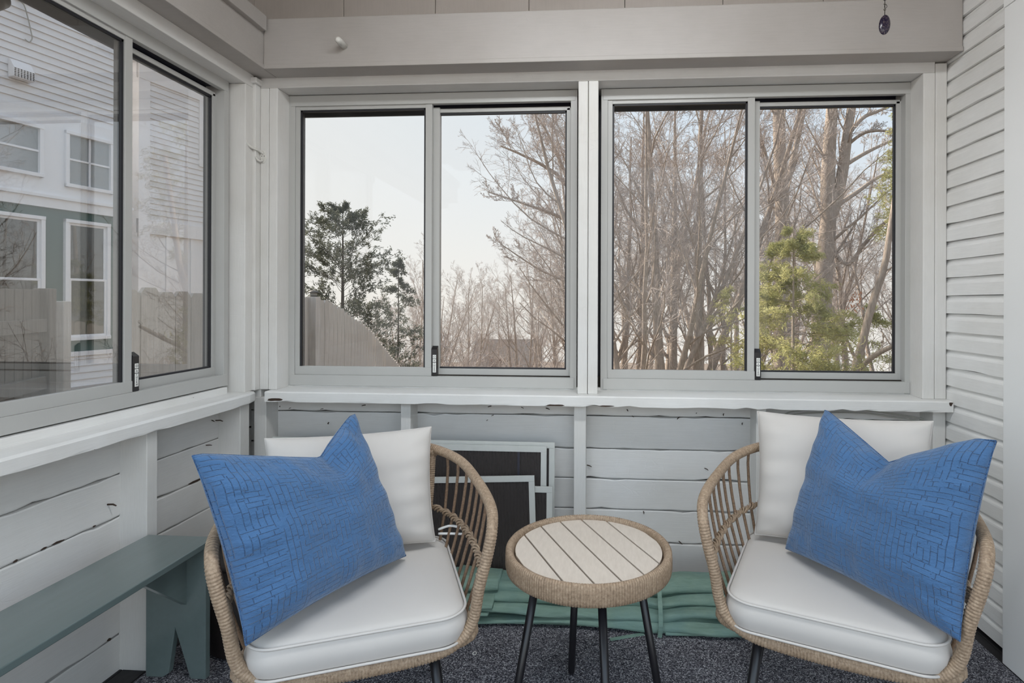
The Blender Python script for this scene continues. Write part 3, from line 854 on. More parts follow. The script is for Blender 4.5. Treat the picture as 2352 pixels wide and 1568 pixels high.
# ------------------------------------------------------------------ seat cushions
def rrect(hx, hy, rad, n=7):
    pts = []
    for cx, cy, a0 in ((hx - rad, hy - rad, 0), (-hx + rad, hy - rad, 90), (-hx + rad, -hy + rad, 180), (hx - rad, -hy + rad, 270)):
        for k in range(n + 1):
            a = math.radians(a0 + 90 * k / n); pts.append((cx + rad * math.cos(a), cy + rad * math.sin(a)))
    return pts
def make_seat_cushion(C, a, label):
    r = tag(empty('seat_cushion', (C[0], C[1], 0.3385), a), label, 'cushion', 'cream seat cushions')
    HX, HY, T = 0.222, 0.226, 0.076
    rings = [(0.030, 0.0), (0.006, 0.003), (0.0, 0.010), (-0.005, 0.030), (-0.006, 0.045), (0.0, T - 0.010), (0.005, T - 0.004), (0.02, T + 0.002), (0.05, T + 0.006), (0.10, T + 0.009), (0.16, T + 0.010), (0.205, T + 0.010)]
    V, F = [], []
    m_ = None
    for ins, z in rings:
        hx, hy = HX - ins, HY - ins
        pts = rrect(hx, hy, max(0.004, min(0.062 - ins * 0.3, hx * 0.98, hy * 0.98)))
        m_ = len(pts)
        for q, (x, y) in enumerate(pts):
            w = 0.0015 * math.sin(x * 40 + y * 23) if 0.008 < z < T else 0.0
            V.append((x, y, z + w))
    for i in range(len(rings) - 1):
        for k in range(m_):
            F.append((i * m_ + k, i * m_ + (k + 1) % m_, (i + 1) * m_ + (k + 1) % m_, (i + 1) * m_ + k))
    F.append(tuple(range(m_ - 1, -1, -1))); F.append(tuple((len(rings) - 1) * m_ + k for k in range(m_)))
    b = MB().add(V, F, True).build('cushion_body', M['cream'], r)
    for z, g in ((T - 0.006, 0.002), (0.006, 0.001)):
        pts = [(x, y, z) for x, y in rrect(HX + g, HY + g, 0.062, 9)]
        MB().tube(pts, 0.0030, 7, True).build('piping', M['cream'], b)
    return r
make_seat_cushion(CHL, ANG, 'cream box seat cushion with piping in the armchair beside the green bench')
make_seat_cushion(CHR, -ANG, 'cream box seat cushion with piping in the armchair beside the clapboard wall')

# ------------------------------------------------------------------ loose pillows: four corners in space, pulled-in edges, optional chop
def smooth01(t):
    t = np.clip(t, 0, 1); return t * t * (3 - 2 * t)
def make_pillow(name, BL, BR, TR, TL, T, pinch, mat, N=46, chop=None, seed=0, wr=0.0025, front=-1, corner=2.6, seam=None):
    BL, BR, TR, TL = [np.array(p, float) for p in (BL, BR, TR, TL)]
    W = (np.linalg.norm(BR - BL) + np.linalg.norm(TR - TL)) / 2; Hh = (np.linalg.norm(TL - BL) + np.linalg.norm(TR - BR)) / 2
    c = (BL + BR + TR + TL) / 4
    ex = (BR - BL) + (TR - TL); ex /= np.linalg.norm(ex)
    nrm = np.cross(ex, (TL - BL) + (TR - BR)); nrm /= np.linalg.norm(nrm)      # points to the sitter side (front)
    s = np.linspace(0, 1, N + 1); S, Tt = np.meshgrid(s, s, indexing='ij')
    # denser towards the edges
    S = 0.5 - 0.5 * np.cos(np.pi * S) * (0.6 + 0.4 * np.abs(np.cos(np.pi * S))) ; Tt = 0.5 - 0.5 * np.cos(np.pi * Tt) * (0.6 + 0.4 * np.abs(np.cos(np.pi * Tt)))
    u, v = 2 * S - 1, 2 * Tt - 1
    u2 = u * (1 - pinch * (1 - v * v)); v2 = v * (1 - pinch * (1 - u * u))
    a, b = (u2 + 1) / 2, (v2 + 1) / 2
    base = ((1 - a) * (1 - b))[..., None] * BL + (a * (1 - b))[..., None] * BR + (a * b)[..., None] * TR + ((1 - a) * b)[..., None] * TL
    h = T * np.power(np.clip((1 - np.abs(u) ** corner) * (1 - np.abs(v) ** corner), 0, 1), 0.48)
    rs = np.random.default_rng(seed)
    ph = rs.random(8) * 6.28
    edge = (np.clip(np.maximum(np.abs(u), np.abs(v)), 0, 1)) ** 3 * (1 - np.maximum(np.abs(u), np.abs(v)) ** 8)
    wrk = wr * edge * (np.sin(21 * u + 4 * v + ph[0]) * (np.abs(v) > np.abs(u)) + np.sin(19 * v - 3 * u + ph[1]) * (np.abs(u) >= np.abs(v)))
    wrk += wr * 0.8 * np.sin(5 * u + 4 * v + ph[2]) * np.sin(4 * u - 6 * v + ph[3])
    off_up = np.zeros_like(u); fsc = np.ones_like(u); push = np.zeros_like(u)
    if chop:
        cc, A, wl_, wr_ = chop
        sg = np.where(S < cc, wl_, wr_)
        g = np.clip(1 - np.abs(S - cc) / sg, 0, 1)
        g = g ** 1.15
        fall = smooth01((Tt - 0.28) / 0.72) ** 1.4
        off_up = -A * g * fall
        gn = np.exp(-((S - cc) / 0.07) ** 2) * smooth01((Tt - 0.62) / 0.38)
        fsc = 1 - 0.55 * gn
        wrk = wrk + wr * 1.2 * np.sin(30 * (S - cc) + 10 * Tt) * np.exp(-((S - cc) / 0.22) ** 2) * smooth01((Tt - 0.45) / 0.4)
    upv = ((TL - BL) + (TR - BR)); upv /= np.linalg.norm(upv)
    f_ = base + (h * fsc + wrk)[..., None] * nrm + off_up[..., None] * upv
    k_ = base - (h * fsc * 0.8)[..., None] * nrm + off_up[..., None] * upv
    loc = c.copy(); loc[2] = min(BL[2], BR[2])
    n1 = N + 1
    Vv = np.concatenate([(f_ - loc).reshape(-1, 3), (k_ - loc).reshape(-1, 3)])
    I = np.arange(n1 * n1).reshape(n1, n1)
    q1 = np.stack([I[:-1, :-1], I[1:, :-1], I[1:, 1:], I[:-1, 1:]], axis=-1).reshape(-1, 4)
    q2 = q1[:, ::-1] + n1 * n1
    # weld the seam
    bd = np.zeros((n1, n1), bool); bd[0, :] = bd[-1, :] = bd[:, 0] = bd[:, -1] = True
    mp = np.arange(2 * n1 * n1); mp[n1 * n1:][bd.ravel()] = I.ravel()[bd.ravel()]
    q2 = mp[q2]
    used = np.unique(np.concatenate([q1.ravel(), q2.ravel()])); re = np.full(2 * n1 * n1, -1); re[used] = np.arange(len(used))
    me = mesh_from_arrays(name, Vv[used], [re[np.concatenate([q1, q2])]], True)
    uvl = me.uv_layers.new(name='UVMap')
    uvv = np.concatenate([np.stack([S.ravel() * W, Tt.ravel() * Hh], 1), np.stack([S.ravel() * W + 0.7, Tt.ravel() * Hh], 1)])[used]
    li = np.empty(len(me.loops), dtype=np.int32); me.loops.foreach_get('vertex_index', li)
    uvl.data.foreach_set('uv', uvv[li].astype(np.float32).ravel())
    me.materials.append(mat)
    o = bpy.data.objects.new(name, me); COL.objects.link(o); o.location = loc
    # piped seam around the edge
    if seam:
        ring = [base[i, 0] + off_up[i, 0] * upv for i in range(n1)] + [base[-1, j] + off_up[-1, j] * upv for j in range(1, n1)] + \
               [base[i, -1] + off_up[i, -1] * upv for i in range(n1 - 2, -1, -1)] + [base[0, j] + off_up[0, j] * upv for j in range(n1 - 2, 0, -1)]
        MB().tube([p - loc for p in ring], seam, 5, True).build('edge_seam', mat, o)
    return o
bc = lambda C, a, p: in_chair(C, a, p)
p = make_pillow('back_cushion', bc(CHL, ANG, (-0.235, 0.118, 0.437)), bc(CHL, ANG, (0.186, 0.118, 0.437)), bc(CHL, ANG, (0.184, 0.215, 0.732)), bc(CHL, ANG, (-0.252, 0.215, 0.730)),
                0.064, 0.05, M['cream'], 44, None, 3, 0.0042, corner=3.4, seam=0.0018)
tag(p, 'cream back cushion behind the blue pillow in the armchair beside the green bench', 'cushion', 'cream back cushions')
p = make_pillow('back_cushion', bc(CHR, -ANG, (-0.200, 0.118, 0.437)), bc(CHR, -ANG, (0.225, 0.118, 0.437)), bc(CHR, -ANG, (0.240, 0.215, 0.783)), bc(CHR, -ANG, (-0.206, 0.215, 0.770)),
                0.064, 0.05, M['cream'], 44, None, 5, 0.0042, corner=3.4, seam=0.0018)
tag(p, 'cream back cushion behind the blue pillow in the armchair beside the clapboard wall', 'cushion', 'cream back cushions')
LB = ((-0.676, 1.043, 0.437), (-0.501, 1.441, 0.437), (-0.636, 1.435, 0.803), (-0.798, 1.060, 0.794))
p = make_pillow('throw_pillow', *LB, 0.082, 0.055, M['blue'], 56, (0.66, 0.070, 0.62, 0.30), 1, 0.0060, seam=0.0016)
tag(p, 'large blue quilted throw pillow leaning in the armchair beside the green bench', 'pillow', 'blue throw pillows')
RB = ((0.503, 1.560, 0.437), (0.707, 1.158, 0.437), (0.816, 1.222, 0.816), (0.619, 1.598, 0.803))
p = make_pillow('throw_pillow', *RB, 0.082, 0.055, M['blue'], 56, (0.50, 0.085, 0.48, 0.42), 2, 0.0060, seam=0.0016)
tag(p, 'large blue quilted throw pillow leaning in the armchair beside the clapboard wall', 'pillow', 'blue throw pillows')

# ------------------------------------------------------------------ side table
def make_table():
    cx, cy, top = -0.0268, 1.4705, 0.460
    r = tag(empty('side_table', (cx, cy, 0), 0), 'round side table with slatted tan top, woven rim and four black legs', 'table')
    # bound rim: rounded-rectangle section swept round, one ripple per cord
    R0, R1 = 0.1945, 0.2125
    prof = [(R0, top - 0.004), (R0 + 0.002, top + 0.004), (R0 + 0.008, top + 0.007), (R1 - 0.005, top + 0.006), (R1 - 0.001, top + 0.001), (R1, top - 0.012), (R1, top - 0.032), (R1 - 0.002, top - 0.042), (R0 + 0.006, top - 0.045), (R0, top - 0.040)]
    nw = 196; n = nw * 5; V, F = [], []; m_ = len(prof)
    for i in range(n):
        a = 2 * math.pi * i / n; rip = 0.0024 * abs(math.sin(math.pi * i / 5)) ** 0.6
        for q, (rr, z) in enumerate(prof):
            g = rip if q not in (0, 9) else -rip
            V.append(((rr + g) * math.cos(a), (rr + g) * math.sin(a), z + (rip if 0 < q < 5 else 0)))
    for i in range(n):
        j = (i + 1) % n
        for q in range(m_):
            F.append((i * m_ + q, j * m_ + q, j * m_ + (q + 1) % m_, i * m_ + (q + 1) % m_))
    MB().add(V, F, True).build('woven_rim', M['wicker'], r)
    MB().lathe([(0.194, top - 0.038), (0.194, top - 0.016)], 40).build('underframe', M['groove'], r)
    # planks cut to the circle
    ang = math.radians(-64.0); Rb = 0.1895; gap = 0.0023; ws = [-0.1895, -0.128, -0.0655, -0.002, 0.0615, 0.125, 0.1895]
    for i in range(6):
        a0, a1 = ws[i] + gap, ws[i + 1] - gap
        pts = []
        for k in range(13):
            w = a0 + (a1 - a0) * k / 12; h = math.sqrt(max(0, Rb * Rb - w * w)); pts.append((w, h))
        poly = pts + [(w, -h) for w, h in pts[::-1] if h > 1e-4]
        poly = [p_ for k, p_ in enumerate(poly) if k == 0 or abs(p_[0] - poly[k-1][0]) + abs(p_[1] - poly[k-1][1]) > 1e-5]
        ca, sa = math.cos(ang), math.sin(ang)
        poly = [(h * ca - w * -sa * -1, h * sa + w * ca * 1) if False else (h * ca - w * sa, h * sa + w * ca) for w, h in poly]
        ar = sum(poly[k][0] * poly[(k+1) % len(poly)][1] - poly[(k+1) % len(poly)][0] * poly[k][1] for k in range(len(poly)))
        if ar < 0: poly = poly[::-1]
        MB().prism(poly, 'z', top - 0.014, top).build('table_plank', M['tboard'], r, 0.0012)
    for a in (105, 15, -75, 195):
        c_, s_ = math.cos(math.radians(a)), math.sin(math.radians(a))
        f = lambda rr, z: (rr * c_, rr * s_, z)
        MB().tube([f(0.130, top - 0.036), f(0.2025, 0.014), f(0.205, 0.004), f(0.205, 0.0)], [0.0105, 0.0105, 0.0085, 0.006], 14).build('leg', M['legmetal'], r)
    return r
make_table()

# ------------------------------------------------------------------ green bench along the left wall
bench = tag(empty('bench', (-1.235, 0.9, 0), 0), 'low sage green painted wooden bench with notched plank legs under the side window', 'bench')
bx0, bx1 = -1.343 + 1.235, -1.133 + 1.235
MB().box(bx0, bx1, 0.15 - 0.9, 1.602 - 0.9, 0.382, 0.400).build('seat_plank', M['bench'], bench, 0.0025)
for yy in (1.566, 0.34):
    l0, l1 = -1.320 + 1.235, -1.137 + 1.235
    w = l1 - l0
    poly = [(l0, 0.0), (l0 + 0.052, 0.0), (l0 + 0.052 + 0.018, 0.012), (l0 + w * 0.49, 0.146), (l1 - 0.046, 0.0), (l1, 0.0), (l1, 0.382), (l0, 0.382)]
    MB().prism(poly, 'y', yy - 0.9, yy + 0.020 - 0.9).build('leg_plank', M['bench'], bench, 0.002)
    sgn = -1 if yy > 1 else 1
    ya = (yy if sgn < 0 else yy + 0.02) - 0.9
    MB().prism([(ya, 0.215), (ya, 0.382), (ya + sgn * 0.20, 0.382), (ya + sgn * 0.145, 0.340)], 'x', 0.022, 0.040).build('bracket', M['bench'], bench, 0.001)

# ------------------------------------------------------------------ dark ribbed basket tucked behind the bench end
bk = tag(empty('basket', (-1.12, 1.80, 0.0), 0), 'dark brown ribbed round basket on the carpet behind the bench end', 'basket')
prof = []
for i in range(29):
    t = i / 28; z = 0.004 + t * 0.27
    prof.append((0.150 + 0.022 * math.sin(math.pi * t) + 0.0035 * (i % 2), z))
MB().lathe(prof, 40).build('woven_body', M['basket'], bk)
MB().tube([(0.152 * math.cos(a), 0.152 * math.sin(a), 0.278) for a in np.linspace(0, 2*math.pi, 40, endpoint=False)], 0.009, 8, True).build('rim', M['basket'], bk)

# ------------------------------------------------------------------ insect screens leaning against the studs
def make_screen(x0, x1, h, y, lean, roll, label, w=0.022, bar=None):
    r = tag(empty('window_screen', ((x0 + x1) / 2, y, 0.003), 0), label, 'window screen', 'spare window screens')
    r.rotation_euler = (-lean, roll, 0); r.location.z += abs(math.sin(roll)) * (x1 - x0) / 2
    hw = (x1 - x0) / 2; t = 0.0045
    MB().box(-hw, hw, -t, t, 0, w).build('frame_rail', M['screenframe'], r, 0.001)
    MB().box(-hw, hw, -t, t, h - w, h).build('frame_rail', M['screenframe'], r, 0.001)
    MB().box(-hw, -hw + w, -t, t, w, h - w).build('frame_stile', M['screenframe'], r, 0.001)
    MB().box(hw - w, hw, -t, t, w, h - w).build('frame_stile', M['screenframe'], r, 0.001)
    MB().box(-hw + w, hw - w, -0.0005, 0.0005, w, h - w).build('mesh_panel', M['mesh'], r)
    if bar:
        MB().box(bar - 0.004, bar + 0.004, -0.003, 0.003, w, h - w).build('cross_bar', M['track'], r)
    return r
make_screen(-1.285, -0.168, 0.560, 2.120, 0.050, 0.0, 'tallest spare window screen, rearmost of those leaning on the back wall')
make_screen(-1.250, -0.197, 0.550, 2.100, 0.050, 0.0, 'spare window screen with a dark inner bar, second of those leaning on the back wall', bar=0.42)
make_screen(-1.230, -0.172, 0.408, 2.075, 0.055, 0.0, 'short level spare window screen in the leaning pile behind the armchair')
make_screen(-1.240, -0.222, 0.412, 2.060, 0.060, -0.040, 'tilted spare window screen, foremost in the leaning pile behind the armchair')

# ------------------------------------------------------------------ folded green canvas on the carpet
canvas = tag(empty('folded_canvas', (0.05, 1.972, 0.0), 0), 'long faded green canvas folded in layers along the foot of the back wall', 'canvas')
def canvas_layer(x0, x1, yc0, yc1, hw, z0, z1, seed, dip=0.0, name='fold', taper1=1.0, sag=0.006):
    rs = np.random.default_rng(seed); n, m_ = 46, 22
    xs = np.linspace(x0, x1, n); ph = rs.random(6) * 6.28
    V, F = [], []
    for i, x in enumerate(xs):
        f = i / (n - 1)
        yc = yc0 + (yc1 - yc0) * f + 0.008 * math.sin(5 * x + ph[0])
        ww = hw * (1 + 0.10 * math.sin(4 * x + ph[1])) * (1 + (taper1 - 1) * f ** 3)
        zt = (z0 + z1) / 2 + sag * math.sin(6 * x + ph[2]) - dip * math.exp(-((x - 0.155) / 0.05) ** 2)
        th = (z1 - z0) / 2 * (1 + 0.15 * math.sin(7 * x + ph[3])) * (1 + (taper1 - 1) * f ** 3 * 0.7)
        th = min(th, zt - 0.001) if z0 <= 0.003 else th
        for k in range(m_):
            a = 2 * math.pi * k / m_
            cy_ = math.copysign(abs(math.cos(a)) ** 0.7, math.cos(a)); sz = math.copysign(abs(math.sin(a)) ** 0.8, math.sin(a))
            wob = 0.16 * math.sin(3 * a + 7 * x + ph[4]) + 0.10 * math.sin(5 * a - 17 * x + ph[5]) + 0.07 * math.sin(2 * a + 31 * x + ph[0])
            V.append((x, yc + ww * cy_ * (1 + 0.3 * wob), max(0.0015, zt + th * sz * (1 + wob))))
    for i in range(n - 1):
        for k in range(m_):
            F.append((i * m_ + k, i * m_ + (k + 1) % m_, (i + 1) * m_ + (k + 1) % m_, (i + 1) * m_ + k))
    F.append(tuple(range(m_ - 1, -1, -1))); F.append(tuple((n - 1) * m_ + k for k in range(m_)))
    return MB().add(V, F, True).build(name, M['canvas'], canvas)
canvas_layer(-0.62, 0.80, -0.020, -0.005, 0.078, 0.000, 0.040, 1, 0.003)
canvas_layer(-0.60, 0.74, -0.015, 0.000, 0.074, 0.036, 0.072, 2, 0.010)
canvas_layer(-0.47, 0.70, 0.010, 0.015, 0.062, 0.066, 0.100, 3, 0.012)
canvas_layer(-0.56, 0.78, 0.030, 0.022, 0.056, 0.092, 0.128, 4, 0.010)
canvas_layer(-0.10, 0.80, 0.030, 0.030, 0.048, 0.112, 0.152, 5, 0.022)
# frayed flap ends overlapping at the bench side
canvas_layer(-0.62, -0.405, -0.025, -0.028, 0.086, 0.060, 0.096, 6, 0.0, 'flap', 0.92)
canvas_layer(-0.62, -0.420, -0.030, -0.034, 0.090, 0.030, 0.058, 7, 0.0, 'flap', 0.92)
canvas_layer(-0.60, -0.395, 0.010, 0.006, 0.070, 0.104, 0.142, 8, 0.0, 'flap', 0.92)
canvas_layer(0.17, 0.86, -0.055, -0.075, 0.045, 0.001, 0.030, 9, 0.0, 'flap', 0.25)
tp = [(0.150, -0.108, 0.004), (0.153, -0.112, 0.05), (0.154, -0.075, 0.105), (0.155, -0.02, 0.142), (0.155, 0.04, 0.146), (0.155, 0.10, 0.10)]
V, F = [], []
Tq = catmull(tp, 6)
for q in Tq: V += [(q[0] - 0.007, q[1] - 0.002, q[2]), (q[0] + 0.007, q[1] - 0.002, q[2]), (q[0] + 0.007, q[1] + 0.001, q[2] + 0.001), (q[0] - 0.007, q[1] + 0.001, q[2] + 0.001)]
for i in range(len(Tq) - 1):
    for k in range(4): F.append((i*4+k, i*4+(k+1) % 4, (i+1)*4+(k+1) % 4, (i+1)*4+k))
F += [(3, 2, 1, 0), tuple((len(Tq)-1)*4+k for k in range(4))]
MB().add(V, F).build('tie_strap', M['canvas'], canvas)
e0, e1 = np.array([-0.012, -0.128]), np.array([0.10, -0.088]); en = np.array([-(e1 - e0)[1], (e1 - e0)[0]]); en = en / np.linalg.norm(en) * 0.007
MB().prism([tuple(e0 - en), tuple(e1 - en), tuple(e1 + en), tuple(e0 + en)], 'z', 0.0008, 0.003).build('strap_end', M['canvas'], canvas)
st = MB().box(-0.36, 0.36, -0.012, 0.012, 0.0005, 0.0115).build('wooden_strip', M['stripwood'], None, 0.0015)
st.location = (0.575, 1.905, 0.0); st.rotation_euler = (0, 0, math.radians(-1.5))
tag(st, 'thin pale grey strip lying on the carpet in front of the green canvas', 'strip')

# ------------------------------------------------------------------ small things
# coat hook on the corner casing
hk = tag(empty('coat_hook', (-1.334, YT - 0.001, 1.67), 0), 'small white painted metal coat hook screwed to the corner casing', 'hook')
MB().lathe([(0.0135, -0.003), (0.0135, 0.0), (0.011, 0.003)], 24).xform(Matrix.Rotation(math.pi/2, 4, 'X') @ Matrix.Scale(2.0, 4, (0, 1, 0))).build('base_plate', M['hook'], hk, 0.0008)
MB().tube(catmull([(0, -0.002, 0.012), (-0.006, -0.020, 0.020), (-0.020, -0.046, 0.026), (-0.028, -0.062, 0.040), (-0.029, -0.066, 0.052)], 5), [0.0045]*16+[0.004]*4+[0.0052], 9).build('upper_prong', M['hook'], hk)
MB().tube(catmull([(0, -0.002, -0.014), (-0.003, -0.014, -0.020), (-0.008, -0.026, -0.017), (-0.011, -0.030, -0.007)], 4), [0.0042]*10+[0.0036]*2+[0.0045], 9).build('lower_prong', M['hook'], hk)
for dx_ in (-0.004, 0.0055):
    MB().lathe([(0.0018, 0), (0.0012, 0.001)], 8).xform(Matrix.Translation((dx_, -0.0035, 0.002)) @ Matrix.Rotation(math.pi/2, 4, 'X')).build('screw', M['rust'], hk)
# wooden peg in the beam
pg = onY(790, 105, 2.066)
peg = MB().lathe([(0.0125, -0.012), (0.0122, 0.040), (0.0112, 0.050), (0.008, 0.054), (0.003, 0.0555)], 20).xform(Matrix.Rotation(math.pi/2, 4, 'X')).build('wooden_peg', M['hook'])
peg.location = (pg[0], 2.066, pg[2])
tag(peg, 'short white painted wooden peg sticking out of the ceiling beam', 'peg')
# hanging ornament
og = onY(2032, 57, 1.9)
orn = tag(empty('hanging_ornament', tuple(og), 0), 'dark purple speckled stone pendant hanging on a beaded wire before the beam', 'ornament')
sx = MB(); nn_, mm_ = 18, 14; V, F = [], []
for i in range(mm_ + 1):
    ph = math.pi * i / mm_ - math.pi / 2
    for k in range(nn_):
        a = 2 * math.pi * k / nn_
        V.append((0.0178 * math.cos(ph) * math.cos(a) * (1 + 0.05 * math.sin(3 * a)), 0.007 * math.cos(ph) * math.sin(a), 0.0325 * math.sin(ph)))
for i in range(mm_):
    for k in range(nn_): F.append((i*nn_+k, i*nn_+(k+1) % nn_, (i+1)*nn_+(k+1) % nn_, (i+1)*nn_+k))
sx.add(V, F, True).xform(Matrix.Rotation(math.radians(6), 4, 'Y')).build('stone_pendant', M['stone'], orn)
MB().tube([(0, 0, 0.031), (0.0005, 0, 0.06), (0, 0, 0.10), (0, 0, 0.45)], 0.0011, 6).build('wire', M['chain'], orn)
MB().tube([(0.003 + 0.004 * math.cos(a), 0, 0.060 + 0.006 * math.sin(a)) for a in np.linspace(0, 2*math.pi, 14, endpoint=False)], 0.0009, 5, True).build('ring', M['chain'], orn)
for zz, rr, mt in ((0.049, 0.0042, 'silverbead'), (0.067, 0.0036, 'silverbead'), (0.082, 0.0055, 'stone'), (0.115, 0.005, 'stone')):
    MB().lathe([(0.001, -rr * 0.6), (rr, -rr * 0.1), (rr * 0.9, rr * 0.25), (0.001, rr * 0.6)], 9).xform(Matrix.Translation((0, 0, zz)) @ Matrix.Rotation(0.3, 4, 'Y')).build('bead', M[mt], orn)
# cable loosely tacked below the sill
for k_, dz_ in ((0, 0.0), (1, -0.011)):
    pts = [onY(x, y, 2.205) + np.array([0, 0, dz_]) for x, y in ((1775, 985), (1800, 953), (1835, 943), (1900, 940), (1980, 941), (2050, 950), (2095, 957), (2120, 962))]
    pts[-1] = pts[-1] + np.array([0, 0.004 * k_, 0])
    c_ = MB().tube(catmull(pts, 6), 0.0032, 7).build('cable', M['cable'])
    tag(c_, ['upper of two grey electric cables looping along the back wall under the sill', 'lower of two grey electric cables looping along the back wall under the sill'][k_], 'cable', 'cables under the sill')
# cotton tie of the back cushion hanging through the spindles
q0 = bc(CHL, ANG, (0.20, 0.16, 0.452)); q1 = bc(CHL, ANG, (0.262, 0.115, 0.462))
tie = MB().tube(catmull([q0, (q0 + q1) / 2 + np.array([0, 0, 0.010]), q1, q1 + np.array([0.004, 0.0, -0.012]), (q0 + q1) / 2 + np.array([0, 0, -0.012]), q0 + np.array([0, 0, -0.012])], 5), 0.0034, 7).build('cushion_tie', M['tieribbon'])
tag(tie, 'white cotton cushion tie looped round the cane spindles of the armchair', 'tie')
# tiny plastic ring on the carpet
rg = onZ(1090, 1501, 0.0)
ring = MB().tube([(0.0058 * math.cos(a), 0.0078 * math.sin(a), 0.0016) for a in np.linspace(0, 2*math.pi, 18, endpoint=False)], 0.0010, 6, True).build('plastic_ring', M['print'])
ring.location = tuple(rg); tag(ring, 'tiny pale plastic ring lying on the carpet', 'ring')

# added glowing fill light under the ceiling, out of view, to brighten the porch
fill_root = tag(empty('added_fill_light', (0.0, 0.95, 2.448), 0), 'long glowing fill light added out of view under the porch ceiling', 'lamp')
MB().box(-0.62, 0.62, -0.075, 0.075, -0.018, 0.0).build('mount_tray', M['alu'], fill_root, 0.003)
MB().prism([(-0.070, -0.018), (-0.060, -0.042), (-0.03, -0.056), (0.03, -0.056), (0.060, -0.042), (0.070, -0.018)], 'x', -0.60, 0.60).build('fill_emitter', M['fill_glow'], fill_root)
for sx_ in (-1, 1):
    MB().prism([(-0.074, -0.018), (-0.063, -0.045), (-0.03, -0.060), (0.03, -0.060), (0.063, -0.045), (0.074, -0.018)], 'x', sx_ * 0.602, sx_ * 0.615).build('end_cap', M['alu'], fill_root)
# ------------------------------------------------------------------ ground outside, falling away behind the porch
def gz(x, y):
    t = np.clip((np.asarray(y, float) - 4.5) / 30.0, 0, 1)
    return -0.66 - 5.2 * t ** 0.75 + 0.05 * np.sin(np.asarray(x) * 0.7) * np.cos(np.asarray(y) * 0.5)
gx = np.concatenate([np.linspace(-60, -12, 13), np.linspace(-10, 16, 27), np.linspace(18, 70, 14)])
gy = np.concatenate([np.linspace(-25, 4, 12), np.linspace(5, 40, 36), np.linspace(45, 260, 24)])
GX, GY = np.meshgrid(gx, gy, indexing='ij'); GZ = gz(GX, GY) - 21.0 * np.clip((GY - 38) / 220, 0, 1)
nI = np.arange(GX.size).reshape(GX.shape)
gme = mesh_from_arrays('ground', np.stack([GX.ravel(), GY.ravel(), GZ.ravel()], 1), [np.stack([nI[:-1, :-1], nI[1:, :-1], nI[1:, 1:], nI[:-1, 1:]], -1).reshape(-1, 4)], True)
gme.materials.append(M['ground'])
ground = bpy.data.objects.new('ground', gme); COL.objects.link(ground); tag(ground, kind='structure')

# own roof edge seen through the side window: soffit, fascia and rafter tails
trim5 = tag(empty('trim_5'), kind='structure')
MB().box(-2.02, -1.53, -0.45, 2.75, 2.30, 2.32).build('soffit_board', M['soffit'], trim5)
MB().box(-2.04, -2.02, -0.45, 2.75, 2.16, 2.33).build('eave_fascia', M['soffit'], trim5, 0.003)
for k in range(9):
    y_ = -0.45 + k * 0.40
    MB().prism([(-1.53, 2.19), (-1.53, 2.30), (-2.02, 2.30), (-2.02, 2.255)], 'y', y_, y_ + 0.045).build('rafter_tail', M['soffit'], trim5, 0.002)
MB().box(-2.04, 1.6, -1.20, 2.75, 2.52, 2.60).build('roof_deck', M['roof'], trim5)
MB().box(-1.6, 1.45, 2.36, 2.72, 2.47, 2.50).build('soffit_board', M['soffit'], trim5)

# ------------------------------------------------------------------ fences
def dog_ear(w, h, t=0.018, ear=0.028):
    return MB().prism([(-w/2, 0), (w/2, 0), (w/2, h - ear), (w/2 - ear, h), (-w/2 + ear, h), (-w/2, h - ear)], 'y', -t/2, t/2)
def lateral(px, depth):
    l = (px - PCX) / FPX * depth
    v = l * _R + depth * _F
    return np.array([v[0], v[1]])
fence = tag(empty('board_fence', (-2.2, 3.0, -0.7), 0), 'weathered grey dog-ear board fence running downhill past the porch', 'fence')
path = [lateral(295, 2.75), lateral(500, 3.55), lateral(690, 4.9), lateral(760, 5.75), lateral(850, 7.5), lateral(925, 10.2)]
tops = [1.155, 1.150, 1.145, 1.09, 0.72, -0.15]
seg = np.array(path); dl = np.concatenate([[0], np.cumsum(np.linalg.norm(np.diff(seg, axis=0), axis=1))])
board_me = {}
sdist = 0.0; ii = 0
frs = np.random.default_rng(4)
while sdist < dl[-1]:
    x_ = np.interp(sdist, dl, seg[:, 0]); y_ = np.interp(sdist, dl, seg[:, 1]); zt = np.interp(sdist, dl, tops)
    x2 = np.interp(sdist + 0.05, dl, seg[:, 0]); y2 = np.interp(sdist + 0.05, dl, seg[:, 1])
    key = ii % 3
    if key not in board_me:
        o = dog_ear(0.139, 1.85).build('fence_board', M['fence'], fence); board_me[key] = o.data
    else:
        o = linked('fence_board', board_me[key], fence)
    o.location = (x_ + 2.2, y_ - 3.0, zt - 1.85 + 0.7 + frs.normal(0, 0.006))
    o.rotation_euler = (0, frs.normal(0, 0.006), math.atan2(y2 - y_, x2 - x_) if (x2, y2) != (x_, y_) else 0)
    sdist += 0.1425; ii += 1
for dz in (-0.30, -1.35):
    for a_, b_ in zip(range(len(path) - 1), range(1, len(path))):
        A = np.array([*path[a_], tops[a_] + dz]); B = np.array([*path[b_], tops[b_] + dz])
        nrm_ = np.array([-(B - A)[1], (B - A)[0], 0]); nrm_ /= np.linalg.norm(nrm_)
        off = np.array([-2.2, 3.0, -0.7]) - nrm_ * 0.035
        MB().tube([A - off, B - off], 0.03, 4).build('fence_rail', M['fence'], fence)
pc = lateral(711, 5.05)
MB().box(-0.045, 0.045, -0.045, 0.045, -1.9, 0.0).xform(Matrix.Translation((pc[0] + 2.2, pc[1] - 3.0 + 0.07, 1.135 + 0.7))).build('fence_post', M['fence'], fence, 0.004)
capo = tag(empty('post_cap_light', (pc[0], pc[1] + 0.07, 1.135), 0), 'small bronze solar cap light on top of the fence post', 'post light')
